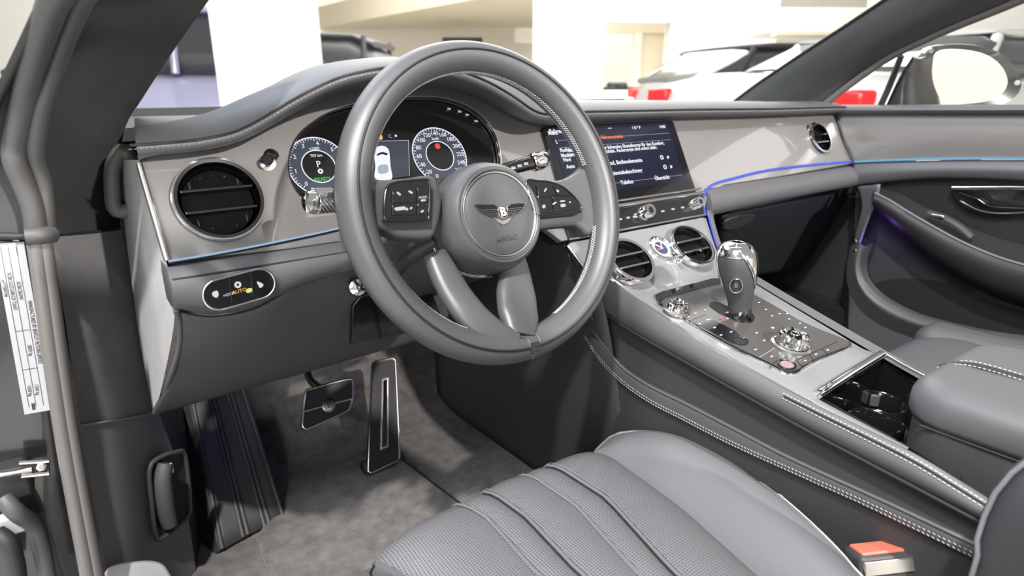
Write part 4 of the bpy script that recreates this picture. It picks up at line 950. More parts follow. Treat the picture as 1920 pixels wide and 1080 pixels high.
# ================================================================ FOOTWELL
ft = thing('footwell_carpet', 'dark taupe carpet lining the footwell floor and toe board', 'carpet', (.3, .2, .27))
patch('floor_carpet', [[V(x, y, z) for y, z in ((-.9, .262), (-.3, .262), (.2, .262), (.42, .262), (.56, .275), (.66, .33), (.8, .47), (.9, .62), (.92, .8))] for x in (-.46, -.2, .1, .4, .7, .95, 1.12)], M['carpet'], ft, nu=60, nv=20, solid=.006)
t = thing('floor_mat', 'taupe carpet floor mat in front of the driver seat, seamed along its right edge', 'mat', (-.1, .2, .27))
mo = [on(x, y, Z=.272) for x, y in ((765, 872), (852, 938), (1000, 1040))]
mp_ = Plane((0, 0, .266), (1, 0, 0), (0, 1, 0))
a, b = mo[0], mo[1]; dr = (b-a)
o = [(a.x-dr.x*.02, a.y-dr.y*.02), (b.x+dr.x*3, b.y+dr.y*3), (-.24, b.y+dr.y*3), (-.25, .2), (-.235, .36), (-.185, .43), (-.16, .56), (a.x-dr.x*1.0, .58)]
plate('mat', mp_, [o], .008, M['carpet'], t, h=.008, bevel=.002)
tube('edge_binding', [V(p[0], p[1], .2735) for p in o[:2]], .0022, M['seam'], t, n=10, seg=6)
# foot rest
fr_ = thing('foot_rest', 'ribbed dark foot rest at the left of the driver footwell', 'foot rest', on(460, 900, Y=.45))
tl, tr, br, bl_ = on(352, 745, Y=.60), on(455, 722, Y=.60), on(533, 968, Y=.40), on(408, 1036, Y=.37)
nrm = (tr-tl).cross(bl_-tl).normalized()
if nrm.y > 0: nrm = -nrm
patch('plate', [[tl.lerp(tr, k/4) for k in range(5)], [bl_.lerp(br, k/4) for k in range(5)]], M['rubber'], fr_, nu=8, nv=8, solid=.012)
for k in (.06, .36, .43, .68, .75, .97):
    tube('rib', [tl.lerp(tr, k)+nrm*.006, (tl.lerp(tr, k)+bl_.lerp(br, k))*.5+nrm*.006, bl_.lerp(br, k)+nrm*.006], .004, M['rubber'], fr_, n=8, seg=8)
patch('left_side', [[tl, bl_], [tl-nrm*.05+V(-.03, 0, 0), bl_-nrm*.05+V(-.03, 0, 0)]], M['plastic'], fr_, nu=6, nv=4)
# pedals
def pedal_frame(t, pl, px, h, r, m):
    return tube('metal_rim', [pl.px(x, y, h) for x, y in px], r, m, t, closed=True, seg=8)
bpz = Plane(on(614, 758, Y=.47), (1, .06, 0), (.0, .55, .83))
bt = thing('brake_pedal', 'wide brake pedal with metal rim and round letter B badge', 'pedal', bpz.o)
bo_ = [(572, 738), (580, 730), (650, 714), (661, 718), (662, 750), (655, 768), (648, 773), (580, 801), (570, 800), (567, 790)]
buv = smooth2(pxs(bpz, bo_), 44)
plate('pad', bpz, [buv], .012, M['black'], bt, bevel=.002)
tube('metal_rim', [bpz.at(a, b, .001) for a, b in buv], .0024, M['satin'], bt, closed=True, seg=8)
tube('cross_bar', [bpz.px(567, 772, .002), bpz.px(661, 747, .002)], .0024, M['satin'], bt, n=8, seg=8)
c = bpz.uv(616, 761)
k = lathe('badge', bpz.mat(c[0], c[1]), [(.0125, 0), (.0125, .004), (.011, .0048), (0, .0048)], M['satin'], bt, seg=28)
text('badge_letter', 'B', bpz, c, .015, M['black'], k, h=.0052, thick=.0003)
tube('arm', [on(575, 690, Y=.62), on(582, 712, Y=.56), bpz.px(600, 728, -.01)], .008, M['dark_chrome'], bt, n=10, seg=8)
apz = Plane(on(719, 780, Y=.47), (1, .05, 0), (.0, .6, .8))
at_ = thing('accelerator_pedal', 'tall narrow accelerator pedal with metal rim and centre slot', 'pedal', apz.o)
ao = [(698, 682), (704, 678), (736, 672), (742, 676), (749, 858), (746, 864), (696, 887), (690, 884)]
plate('pad', apz, [pxs(apz, ao)], .012, M['black'], at_, bevel=.001)
tube('metal_rim', [apz.px(x, y, .001) for x, y in ao], .0022, M['satin'], at_, closed=True, seg=8)
so = [(713, 712), (727, 708), (729, 838), (714, 843)]
plate('slot_frame', apz, [pxs(apz, so), pxs(apz, [(717, 716), (724, 713), (726, 834), (717, 838)])], .004, M['satin'], at_, h=.003, bevel=.0006)
plate('slot', apz, [pxs(apz, [(717, 716), (724, 713), (726, 834), (717, 838)])], .002, M['dark_chrome'], at_, h=.0015)
box('hinge_base', (-.03, -.02, -.03), (.03, .03, -.004), M['black'], at_, bevel=.004, M=apz.mat(*apz.uv(719, 880)))
# ================================================================ DRIVER DOOR OPENING
def pts(l): return [on(x, y, Y=Y) for x, y, Y in l]
ap = thing('driver_pillar_trim', 'wide dark suede windscreen pillar trim beside the open driver door', 'pillar trim', on(240, 200, Y=.25))
patch('suede_cover', [pts([(196, -110, -.05), (170, -30, .02), (150, 40, .07), (120, 100, .13), (96, 190, .19), (80, 275, .24), (84, 340, .25), (96, 440, .25)]),
                      pts([(335, -110, .03), (285, -30, .10), (245, 40, .15), (205, 110, .21), (170, 200, .27), (150, 290, .31), (150, 360, .32), (160, 436, .32)]),
                      pts([(474, -110, .11), (414, -30, .18), (367, 35, .22), (318, 106, .29), (268, 183, .36), (236, 236, .42), (222, 320, .41), (226, 430, .40)])], M['suede'], ap, nu=30, nv=16)
patch('glass_edge', [pts([(414, -30, .18), (367, 35, .22), (318, 106, .29), (268, 183, .36), (236, 236, .42), (222, 270, .42)]),
                     pts([(412, -30, .22), (366, 35, .26), (317, 106, .33), (267, 183, .40), (235, 236, .46), (222, 270, .46)])], M['black'], ap, nu=20, nv=4)
kk = thing('kick_panel', 'grey side panel of the driver footwell, suede above and leather below', 'side panel', on(220, 700, Y=.3))
patch('suede_panel', [pts([(94, 441, .265), (125, 620, .265), (146, 797, .26)]), pts([(160, 436, .31), (195, 610, .30), (220, 785, .30)]), pts([(228, 430, .37), (256, 600, .37), (296, 772, .37)])], M['suede_lit'], kk, nu=20, nv=10)
patch('leather_panel', [pts([(146, 800, .258), (172, 940, .25), (200, 1100, .24)]), pts([(222, 788, .298), (245, 940, .29), (265, 1100, .28)]), pts([(298, 775, .368), (340, 900, .36), (372, 1100, .35)])], M['leather_lit'], kk, nu=20, nv=10)
patch('inner_return', [pts([(298, 775, .37), (340, 900, .362), (372, 1100, .352)]), pts([(345, 760, .62), (372, 880, .6), (420, 1100, .5)])], M['plastic'], kk, nu=12, nv=6)
tube('panel_joint', pts([(94, 441, .262), (160, 436, .306), (226, 430, .366)]), .0014, M['seam'], kk, n=14, seg=6)
tube('panel_joint', pts([(146, 799, .256), (222, 787, .296), (298, 774, .365)]), .0014, M['thread_d'], kk, n=14, seg=6)
rh = thing('bonnet_release_handle', 'dark recessed lever handle low on the driver side footwell panel', 'handle', on(315, 930, Y=.34))
rg = pts([(280, 880, .30), (296, 860, .31), (330, 848, .33), (347, 855, .34), (356, 945, .34), (350, 970, .335), (306, 1008, .30), (292, 1003, .295), (284, 940, .295)])
tube('surround', rg, .0035, M['rubber'], rh, closed=True, n=48, seg=8)
cg = sum(rg, Vector())/len(rg); rgc = cr(rg, 40, True)
nd = (POS-cg).normalized()
mesh('recess', rgc+[p*.5+cg*.5-nd*.012 for p in rgc]+[cg-nd*.012], [(i, (i+1) % 40, 40+(i+1) % 40, 40+i) for i in range(40)]+[(40+i, 40+(i+1) % 40, 80) for i in range(40)], M['black'], rh)
tube('lever', pts([(309, 868, .308), (303, 900, .303), (308, 950, .303), (318, 985, .303)]), lambda s: .011+.004*math.sin(s*3.1), M['rubber'], rh, n=14, seg=12, flat=(.8, 1))
box('clip', (-.002, -.003, -.008), (.002, .003, .008), M['satin'], rh, bevel=.001, M=Matrix.Translation(on(322, 876, Y=.305)))
ds = thing('door_seal', 'grey rubber seal running around the driver door opening', 'seal', on(80, 300, Y=.2))
tube('seal_lip', pts([(150, -110, -.07), (126, -40, -.02), (100, 5, .02), (72, 90, .10), (48, 180, .17), (29, 265, .21), (27, 300, .215), (45, 345, .22), (62, 390, .22), (70, 446, .22)]), .0105, M['rubber'], ds, n=50, seg=12, flat=(1, 1))
tube('seal_bulb', pts([(204, -110, -.05), (178, -40, .0), (150, 5, .04), (110, 105, .12), (78, 205, .18), (66, 290, .215), (80, 340, .225), (86, 390, .225), (90, 446, .225)]), .0085, M['rubber'], ds, n=50, seg=12)
patch('seal_web', [pts([(140, -40, .03), (118, 30, .07), (84, 120, .14), (58, 215, .2), (46, 290, .23), (62, 345, .235), (75, 446, .235)]), pts([(175, -40, .03), (150, 30, .07), (115, 120, .14), (88, 215, .2), (78, 290, .24), (84, 345, .245), (94, 446, .245)])], M['rubber'], ds, nu=20, nv=4)
def strip(name, x0, x1, r, m):
    return tube(name, pts([(x0, 446, .205), (x0+12, 530, .2), (x0+32, 680, .19), (x0+55, 830, .185), (x0+78, 960, .18), (x0+104, 1100, .175)]), r, m, ds, n=40, seg=12)
strip('lower_seal', 66, 0, .0085, M['rubber_b']); strip('lower_seal_bulb', 82, 0, .0075, M['rubber_b'])
tube('seal_collar', pts([(48, 444, .2), (80, 442, .2), (96, 440, .21)]), .009, M['rubber'], ds, n=10, seg=10)
cb = thing('car_body_side', 'dark painted car body around the driver door opening', 'car body', on(30, 700, Y=.26))
patch('door_jamb', [pts([(-60, 452, .26), (-60, 640, .25), (-60, 850, .24), (-60, 1100, .22)]), pts([(40, 452, .25), (60, 640, .24), (90, 850, .235), (130, 1100, .22)]), pts([(95, 452, .255), (125, 640, .245), (160, 850, .24), (205, 1100, .225)])], M['car_paint'], cb, nu=16, nv=10)
patch('pillar_outer', [pts([(86, -30, .0), (56, 50, .07), (22, 125, .14), (-12, 190, .19), (-40, 300, .24), (-40, 450, .24)]), pts([(130, -30, .02), (100, 50, .09), (72, 125, .16), (45, 200, .20), (40, 300, .245), (66, 450, .245)])], M['plastic'], cb, nu=20, nv=6)
tube('window_seal', pts([(100, -40, -.02), (84, 0, .02), (44, 85, .10), (5, 165, .17), (-30, 240, .2)]), .0045, M['black'], cb, n=30, seg=8)
tube('jamb_shelf', pts([(-30, 442, .235), (20, 443, .235), (60, 444, .235)]), .004, M['black'], cb, n=8, seg=8)
box('bulkhead', (-.47, .96, .22), (1.2, .99, .94), M['black'], cb)
box('scuttle', (-.47, .56, .905), (1.2, .99, .925), M['black'], cb)
box('side_wall', (-.50, .27, .22), (-.475, .99, .90), M['car_paint'], cb, bevel=.01)
box('side_wall', (1.125, -1.05, .22), (1.2, .99, .46), M['car_paint'], cb, bevel=.01)
box('side_wall', (1.19, .05, .22), (1.22, .99, .92), M['black'], cb)
box('underfloor', (-.50, -1.0, .20), (1.22, .99, .235), M['black'], cb)
box('sill', (-.50, -1.05, .235), (-.395, .24, .385), M['car_paint'], cb, bevel=.012)
box('sill_cover', (-.47, -1.05, .385), (-.385, .2, .397), M['plastic_l'], cb, bevel=.004)
box('hinge_cover', (-.02, -.01, -.02), (.02, .02, .02), M['black'], cb, bevel=.005, M=Matrix.Translation(on(18, 905, Y=.22)))
tube('hinge_hose', pts([(8, 935, .2), (30, 960, .19), (62, 985, .2), (78, 1030, .2), (90, 1090, .19)]), .009, M['rubber'], cb, n=20, seg=10)
tube('hinge_hose', pts([(-6, 1000, .19), (18, 1020, .18), (30, 1060, .18), (34, 1100, .18)]), .009, M['black'], cb, n=20, seg=10)
slp = Plane(on(250, 1075, Y=.215), (1, 0, 0), (0, .5, .5))
plate('sill_end', slp, [smooth2(pxs(slp, [(200, 1066), (250, 1052), (295, 1052), (316, 1070), (322, 1110), (200, 1110)]), 30)], .01, M['leather_lit'], cb, bevel=.003)
ch = thing('door_check_strap', 'metal door check strap and bracket on the door jamb', 'door check', on(50, 880, Y=.21))
cpz = Plane(on(60, 880, Y=.21), (1, .0, .06), (0, .3, 1))
plate('bracket', cpz, [pxs(cpz, [(36, 866), (92, 861), (95, 888), (40, 895)])], .008, M['black'], ch, h=.004, bevel=.001)
tube('upper_bar', [cpz.px(36, 868, .006), cpz.px(92, 864, .006)], .0026, M['chrome'], ch, n=6, seg=8)
tube('lower_bar', [cpz.px(40, 893, .006), cpz.px(92, 887, .006)], .0026, M['chrome'], ch, n=6, seg=8)
tube('strap', [cpz.px(-20, 892, .004), cpz.px(20, 888, .006), cpz.px(60, 880, .006)], .006, M['satin'], ch, n=8, seg=8, flat=(.5, 1))
u, v = cpz.uv(78, 876, .006); lathe('bolt', cpz.mat(u, v, .004), [(.005, 0), (.005, .003), (.003, .0035), (0, .0035)], M['satin'], ch, seg=6, smooth=False)
box('spacer', (-.028, -.008, -.012), (.012, .008, .010), M['label'], ch, bevel=.002, M=Matrix.Translation(on(20, 980, Y=.2)))
# vehicle data label
A, B, C, D = [on(x, y, Y=Y) for x, y, Y in ((-12, 457, .238), (45, 456, .236), (94, 775, .228), (46, 777, .230))]
lb = thing('data_label', 'white printed vehicle data label stuck on the dark door jamb', 'label', (A+C)/2)
uu = (D-A).normalized(); nn_ = (B-A).cross(uu).normalized(); vv = uu.cross(nn_) if False else nn_.cross(uu)
LBp = Plane(A, uu, (B-A)-uu*(B-A).dot(uu))
if LBp.n.dot(POS-A) < 0: LBp.n = -LBp.n
Lw = (D-A).length; Lh = ((B-A)-uu*(B-A).dot(uu)).length
mesh('paper', [LBp.at(a, b, h) for h in (.0006, 0) for a, b in ((0, 0), (Lw, 0), (Lw, Lh), (0, Lh))], [(0, 1, 2, 3), (4, 5, 6, 7), (0, 1, 5, 4), (1, 2, 6, 5), (2, 3, 7, 6), (3, 0, 4, 7)], M['label'], lb, smooth=False)
for f in (.2, .45, .72):
    tube('ruled_line', [LBp.at(.02*Lw, f*Lh, .0008), LBp.at(.96*Lw, f*Lh, .0008)], .0003, M['ink'], lb, n=2, seg=4)
for f, a, b in ((.5, .2, .72), (.73, .2, .72)):
    tube('ruled_line', [LBp.at(f*Lw, a*Lh, .0008), LBp.at(f*Lw, b*Lh, .0008)], .0003, M['ink'], lb, n=2, seg=4)
for s_, a, b, sz in (('MANUFACTURED BY BENTLEY MOTORS LIMITED', .52, .86, .105), ('SCBCE63W', .27, .585, .10), ('2850 kg', .62, .585, .10), ('1350 kg', .86, .585, .10), ('SCBCG2ZG0KC0 72643', .27, .325, .10), ('1550 kg', .86, .325, .10), ('e11*2007/46', .25, .10, .09)):
    text('print', s_, LBp, (a*Lw, b*Lh), Lh*sz*2.0, M['ink'], lb, h=.0009, thick=.0001, sx=.62 if len(s_) > 20 else .8)
plate('code_patch', LBp, [[(.94*Lw, .3*Lh), (.98*Lw, .3*Lh), (.98*Lw, .42*Lh), (.94*Lw, .42*Lh)]], .0002, M['ink'], lb, h=.0009)

# ================================================================ PASSENGER DOOR, PILLAR, MIRROR, GLASS
def dx(l, X=None): return [on(p[0], p[1], X=p[2] if len(p) > 2 else X) for p in l]
dr = thing('passenger_door', 'passenger door with titanium trim, blue light strip and dark leather armrest', 'door', (1.1, -.1, .6))
XS = (1562, 1600, 1680, 1760, 1840, 1930, 2020)
patch('top_pad', [[on(x, 196, X=1.15) for x in XS], [on(x, 197.5, X=1.11) for x in XS], [on(x, 203, X=1.09) for x in XS], [on(x, 212, X=1.092) for x in XS], [on(x, 217, X=1.105) for x in XS]], M['leather'], dr, nu=30, nv=14)
fasr = [[on(x, y, X=1.104) for x, y in zip(XS, (214, 214, 214, 214, 215, 215, 215))], [on(x, y, X=1.098) for x, y in zip(XS, (258, 257, 256, 255, 255, 255, 255))], [on(x, y, X=1.104) for x, y in zip((1590, 1612, 1680, 1760, 1840, 1930, 2020), (304, 303, 300, 298, 297, 297, 297))]]
patch('fascia', fasr, M['fascia'], dr, nu=30, nv=10)
tube('door_gap', [on(1567, 212, X=1.098), on(1580, 258, X=1.095), on(1600, 305, X=1.098), on(1606, 345, X=1.098)], .0022, M['seam'], dr, n=20, seg=6)
tube('light_strip', dx([(1602, 303), (1680, 300), (1760, 298), (1840, 297), (1930, 297), (2020, 297)], 1.097), .0024, M['led_ice'], dr, n=24, seg=6)
patch('leather_band', [dx([(1600, 306), (1680, 303), (1760, 301), (1840, 300), (1930, 300), (2020, 300)], 1.102), dx([(1604, 325), (1680, 320), (1760, 317), (1840, 317), (1930, 319), (2020, 321)], 1.090), dx([(1606, 346), (1680, 337), (1760, 332), (1840, 332), (1930, 336), (2020, 340)], 1.098), dx([(1608, 349), (1680, 340), (1760, 335), (1840, 335), (1930, 339), (2020, 343)], 1.11)], M['leather'], dr, nu=26, nv=14)
patch('door_card', [dx([(1606, 340), (1680, 336), (1760, 332), (1840, 332), (1930, 334), (2020, 336)], 1.115), dx([(1600, 470), (1680, 470), (1760, 470), (1840, 470), (1930, 470), (2020, 470)], 1.12), dx([(1590, 700), (1680, 720), (1760, 740), (1840, 760), (1930, 780), (2020, 800)], 1.10)], M['leather_b'], dr, nu=20, nv=12)
AT = [(1640, 362), (1668, 376), (1700, 396), (1750, 425), (1800, 452), (1860, 478), (1920, 497), (2010, 520)]
AB = [(1636, 385), (1662, 408), (1700, 440), (1750, 480), (1800, 512), (1860, 542), (1920, 562), (2010, 590)]
AI = [(1655, 352), (1690, 364), (1730, 384), (1780, 410), (1830, 432), (1890, 452), (1950, 465), (2030, 480)]
patch('armrest', [dx(AI, 1.112), dx([(x-4, y-3) for x, y in AT], 1.065), dx(AT, 1.045), dx([((a+c)/2, (b+d)/2) for (a, b), (c, d) in zip(AT, AB)], 1.036), dx(AB, 1.05), dx([(x+14, y+20) for x, y in AB], 1.112)], M['leather_b'], dr, nu=36, nv=24)
tube('armrest_piping', dx(AT, 1.045), .003, M['leather'], dr, n=36, seg=8)
sp_ = dx([(1740, 398), (1770, 408), (1800, 425), (1822, 445)], 1.062)
tube('switch_recess', sp_, .008, M['black'], dr, n=16, seg=8, flat=(1, .5))
box('window_switch', (-.006, -.012, -.003), (.006, .012, .004), M['satin'], dr, bevel=.002, M=Matrix.Translation(on(1759, 405, X=1.056)))
patch('front_edge', [dx([(1608, 350), (1616, 390), (1604, 440), (1598, 480)], 1.09), dx([(1650, 345), (1645, 372), (1625, 420), (1608, 470)], 1.07)], M['leather'], dr, nu=14, nv=6, solid=.004)
hz = Plane((1.108, 0, 0), (0, -1, 0), (0, 0, 1))
hr = bpy.data.objects.new('inner_handle', None); link(hr, dr); hr['label'] = 'gloss black oval inner handle with chrome bar'
hu = smooth2([hz.uv(x, y, .0) for x, y in ((1784, 352), (1800, 348), (1860, 347), (1960, 350), (1975, 370), (1950, 396), (1880, 402), (1830, 397), (1797, 378))], 40)
plate('recess', hz, [hu], .006, M['gloss'], hr, h=.004, bevel=.001)
tube('chrome_bar', [hz.px(1786, 352, .009), hz.px(1830, 352, .012), hz.px(1900, 352, .012), hz.px(1970, 354, .010)], .0045, M['chrome'], hr, n=16, seg=10)
tube('pull_lever', [hz.px(1800, 362, .008), hz.px(1830, 372, .010), hz.px(1860, 388, .010), hz.px(1930, 392, .010)], .0032, M['dark_chrome'], hr, n=16, seg=8)
tube('lower_rim', [hz.px(1800, 376, .005), hz.px(1835, 394, .005), hz.px(1880, 400, .005), hz.px(1950, 396, .005)], .0016, M['chrome'], hr, n=16, seg=8)
# door pocket
PK = [(1604, 450), (1597, 490), (1602, 530), (1622, 565), (1655, 592), (1700, 612), (1760, 630), (1840, 648), (1930, 660), (2020, 672)]
PK2 = [(1622, 462), (1612, 496), (1616, 526), (1636, 552), (1668, 574), (1712, 594), (1770, 610), (1845, 626), (1930, 638), (2020, 648)]
patch('pocket_rail', [dx([(x+14, y-6) for x, y in PK2], 1.075), dx(PK2, 1.058), dx([((a+c)/2, (b+d)/2) for (a, b), (c, d) in zip(PK, PK2)], 1.05), dx(PK, 1.056), dx([(x-10, y+14) for x, y in PK], 1.068)], M['rail'], dr, nu=40, nv=18)
patch('pocket_front', [dx([(x-8, y+12) for x, y in PK], 1.068), dx([(1590, 600), (1592, 620), (1600, 640), (1620, 660), (1655, 680), (1700, 700), (1760, 720), (1840, 740), (1930, 760), (2020, 780)], 1.08)], M['leather'], dr, nu=24, nv=6)
patch('pocket_liner', [dx([(1650, 400), (1700, 445), (1760, 490), (1840, 535), (1920, 560)], 1.116), dx([(1640, 470), (1680, 500), (1740, 540), (1820, 580), (1920, 600)], 1.117), dx([(1625, 500), (1655, 560), (1720, 600), (1820, 630), (1920, 650)], 1.116)], M['suede'], dr, nu=16, nv=10)
l = bpy.data.lights.new('pocket_lamp', 'POINT'); l.energy = .12; l.color = (.35, .15, 1); l.shadow_soft_size = .01
lo = bpy.data.objects.new('pocket_lamp', l); COL.objects.link(lo); lo.location = on(1622, 455, X=1.055)
l = bpy.data.lights.new('footwell_lamp', 'POINT'); l.energy = .10; l.color = (.4, .18, 1); l.shadow_soft_size = .01
lo = bpy.data.objects.new('footwell_lamp', l); COL.objects.link(lo); lo.location = (-.2, .45, .56)
for dy in (0, 18):
    lathe('pocket_lamp_lens', Matrix.Translation(on(1604, 452+dy, X=1.052)) @ Matrix.Rotation(math.radians(-90), 4, 'Y'), [(.004, -.002), (.004, .001), (.002, .003), (0, .003)], M['chrome'], dr, seg=14)
# passenger kick panel and speaker in the far footwell
pk = thing('passenger_kick_panel', 'dark footwell wall with a round speaker grille beyond the gear selector', 'side panel', (1.05, .4, .5))
patch('panel', [dx([(1640, 345, 1.1), (1600, 480, 1.09), (1590, 620, 1.08)]), [on(1560, 380, Y=.40), on(1530, 500, Y=.45), on(1500, 640, Y=.45)], [on(1400, 420, Y=.55), on(1390, 520, Y=.6), on(1380, 640, Y=.6)]], M['black'], pk, nu=16, nv=12)
for px, py, r, nm in ((1526, 465, .03, 'tweeter'), (1540, 555, .062, 'speaker')):
    c = on(px, py, Y=.40 if r < .05 else .42); q = (POS-c).normalized().to_track_quat('Z', 'Y').to_matrix().to_4x4(); q = V(-.55, -.8, .1).to_track_quat('Z', 'Y').to_matrix().to_4x4(); q.translation = c
    s = lathe(nm+'_ring', q, [(r*1.1, -.01), (r*1.1, .003), (r, .006), (r*.92, .003), (r*.5, .0045), (0, .005)], M['black'], pk, seg=36)
# passenger windscreen pillar
pp = thing('passenger_pillar_trim', 'dark slanting windscreen pillar trim on the passenger side', 'pillar trim', on(1500, 150, X=1.05))
pL = [(1375, 192, 1.08), (1420, 158, 1.075), (1500, 104, 1.05), (1580, 52, 1.02), (1661, -2, .99), (1730, -50, .96), (1850, -140, .92), (1960, -230, .89)]
pR = [(1537, 197, 1.085), (1600, 148, 1.08), (1671, 100, 1.06), (1770, 53, 1.03), (1880, 8, 1.0), (1990, -40, .97), (2150, -110, .93), (2300, -190, .90)]
pr_ = dx(pR); pl_ = dx(pL)
pmid = [(a*.45+b*.55)+V(-.028, -.028, .0) for a, b in zip(pl_, pr_)]
patch('cover', [pl_, [(a*.8+b*.2)+V(-.02, -.02, 0) for a, b in zip(pl_, pr_)], pmid, [a*.12+b*.88+V(-.014, -.014, 0) for a, b in zip(pl_, pr_)], pr_], mat('pillar_fabric', (.02, .0215, .0225), .8, sheen=.2), pp, nu=30, nv=18)
tube('window_seal', [p+V(0, -.004, -.004) for p in pr_], .008, M['rubber_b'], pp, n=30, seg=10)
tube('glass_edge', pl_, .004, M['black'], pp, n=30, seg=8)
# windscreen and side glass
gm = bpy.data.materials.new('clear_glass'); gm.use_nodes = True; nt = gm.node_tree; nt.nodes.remove(nt.nodes['Principled BSDF'])
tb, gb_, mx, fz_ = nt.nodes.new('ShaderNodeBsdfTransparent'), nt.nodes.new('ShaderNodeBsdfGlossy'), nt.nodes.new('ShaderNodeMixShader'), nt.nodes.new('ShaderNodeLayerWeight')
tb.inputs[0].default_value = (.97, .98, .975, 1); gb_.inputs['Roughness'].default_value = .0; fz_.inputs[0].default_value = .08
fz_.inputs[0].default_value = .5
pw = nt.nodes.new('ShaderNodeMath'); pw.operation = 'POWER'; pw.inputs[1].default_value = 5; nt.links.new(fz_.outputs['Facing'], pw.inputs[0])
ml = nt.nodes.new('ShaderNodeMath'); ml.operation = 'MULTIPLY_ADD'; ml.inputs[1].default_value = .5; ml.inputs[2].default_value = .02; nt.links.new(pw.outputs[0], ml.inputs[0])
nt.links.new(ml.outputs[0], mx.inputs[0]); nt.links.new(tb.outputs[0], mx.inputs[1]); nt.links.new(gb_.outputs[0], mx.inputs[2]); nt.links.new(mx.outputs[0], nt.nodes['Material Output'].inputs[0])
M['glass'] = gm
wl = pts([(236, 236, .44), (268, 183, .39), (318, 106, .32), (367, 35, .26), (414, -30, .22)])
wr = [on(x, y, X=X) for x, y, X in ((1383, 186, 1.085), (1440, 146, 1.075), (1520, 92, 1.05), (1600, 40, 1.02), (1690, -24, .99))]
wsn = thing('windscreen', 'clear windscreen glass between the two pillars above the dashboard', 'windscreen', (.38, .6, 1.0))
patch('pane', [wl, [a.lerp(b, .3)+V(0, .22*(1-i*.12), .0) for i, (a, b) in enumerate(zip(wl, wr))], [a.lerp(b, .7)+V(0, .22*(1-i*.12), 0) for i, (a, b) in enumerate(zip(wl, wr))], wr], gm, wsn, nu=14, nv=24)
wn = thing('passenger_window', 'clear side window glass above the passenger door', 'window', (1.13, 0, 1.0))
patch('pane', [[on(1545, 197, X=1.13), on(1700, 197, X=1.13), on(1850, 197, X=1.13), on(2020, 197, X=1.13)], [on(1608, 150, X=1.11), on(1740, 130, X=1.11), on(1870, 100, X=1.11), on(2020, 60, X=1.11)], [on(1780, 53, X=1.06), on(1850, 30, X=1.06), on(1930, 0, X=1.05), on(2020, -30, X=1.05)]], gm, wn, nu=12, nv=8)
# door mirror
mr = thing('door_mirror', 'black door mirror with bright oval glass outside the passenger window', 'mirror', on(1800, 190, X=1.25))
MP = Plane(on(1825, 140, X=1.3), V(.82, -.57, 0), (0, 0, 1))
mg = [(1746, 150), (1748, 110), (1762, 94), (1800, 92), (1840, 99), (1868, 114), (1885, 136), (1889, 158), (1876, 178), (1850, 190), (1810, 195), (1765, 197), (1752, 180)]
mh = [(1740, 150), (1742, 106), (1756, 88), (1800, 84), (1845, 90), (1880, 106), (1902, 134), (1910, 158), (1898, 182), (1862, 200), (1812, 206), (1758, 208), (1745, 182)]
gu, hu = smooth2(pxs(MP, mg, .004), 50), smooth2(pxs(MP, mh), 50)
plate('glass', MP, [gu], .003, M['mirror'], mr, h=.004)
rows = [[MP.at(a, b, .002) for a, b in gu], [MP.at(a, b, .009) for a, b in shrink(hu, .003)] if False else [MP.at(a, b, .008) for a, b in hu]]
cmx = Vector((sum(p[0] for p in hu)/50, sum(p[1] for p in hu)/50))
for k, h_ in ((1.04, -.005), (1.02, -.035), (.85, -.075), (.5, -.1), (.05, -.108)):
    rows.append([MP.at(cmx.x+(a-cmx.x)*k, cmx.y+(b-cmx.y)*k, h_) for a, b in hu])
grid('housing', rows, M['car_paint'], mr, closed_u=True, angle=60)
mb = [on(1705, 196, X=1.14), on(1715, 160, X=1.145), on(1738, 130, X=1.2), on(1760, 110, X=1.25)]
patch('mount', [[on(1662, 200, X=1.135), on(1690, 140, X=1.135), on(1712, 104, X=1.135)], [on(1705, 200, X=1.15), on(1712, 140, X=1.15), on(1722, 110, X=1.15)], [on(1760, 205, X=1.24), on(1752, 150, X=1.24), on(1755, 100, X=1.24)]], M['car_paint'], mr, nu=14, nv=12, solid=.01)
tube('window_divider', [on(1650, 200, X=1.125), on(1668, 160, X=1.12), on(1690, 104, X=1.105)], .011, M['black'], mr, n=14, seg=10, flat=(1, .5))
lathe('indicator_lens', MP.mat(*MP.uv(1903, 155), h=.008), [(.006, -.004), (.005, .002), (0, .003)], M['icon'], mr, seg=14)
# ================================================================ SHOWROOM
FH = V(math.sin(YAW), math.cos(YAW), 0); G0 = V(POS.x, POS.y, 0)
def st_(o): o['kind'] = 'structure'; return o
BM = Matrix(((RGT.x, FH.x, 0, G0.x), (RGT.y, FH.y, 0, G0.y), (0, 0, 1, 0), (0, 0, 0, 1)))   # local frame: x across, y away
def bg(px, py, d):
    r = ray(px, py); r = r*(d/r.dot(FH)); return (r.dot(RGT), d, POS.z+r.z)
def blk(name, px0, px1, d0, d1, z0, z1, m):
    x0, x1 = bg(px0, 155, d0)[0], bg(px1, 155, d0)[0]
    return st_(box(name, (x0, d0, z0), (x1, d1, z1), m, None, M=BM, smooth=False))
st_(box('floor', (-30, -8, -.1), (40, 40, 0), M['floor'], None, M=BM, smooth=False))
blk('wall_back', -600, 2900, 18, 18.3, 0, 5, M['wall'])
st_(box('wall_rear', (-9, -9.3, 0), (14, -9, 4.6), M['wall'], None, smooth=False))
blk('wall_rear_left', -500, 404, 12, 12.3, 0, 4.6, M['wall_w'])
blk('wall_left', 408, 566, 4.2, 4.7, 0, 4.6, M['wall_w'])
blk('wall_centre', 1001, 1131, 8.2, 8.8, 0, 4.6, M['wall_w'])
blk('wall_right', 1252, 1445, 11.8, 12.3, 0, 4.6, M['wall_w'])
blk('trim_1', 1131, 1252, 11.8, 12.3, bg(1200, 38, 11.5)[2], 4.6, M['wall_w'])          # lintel over the opening
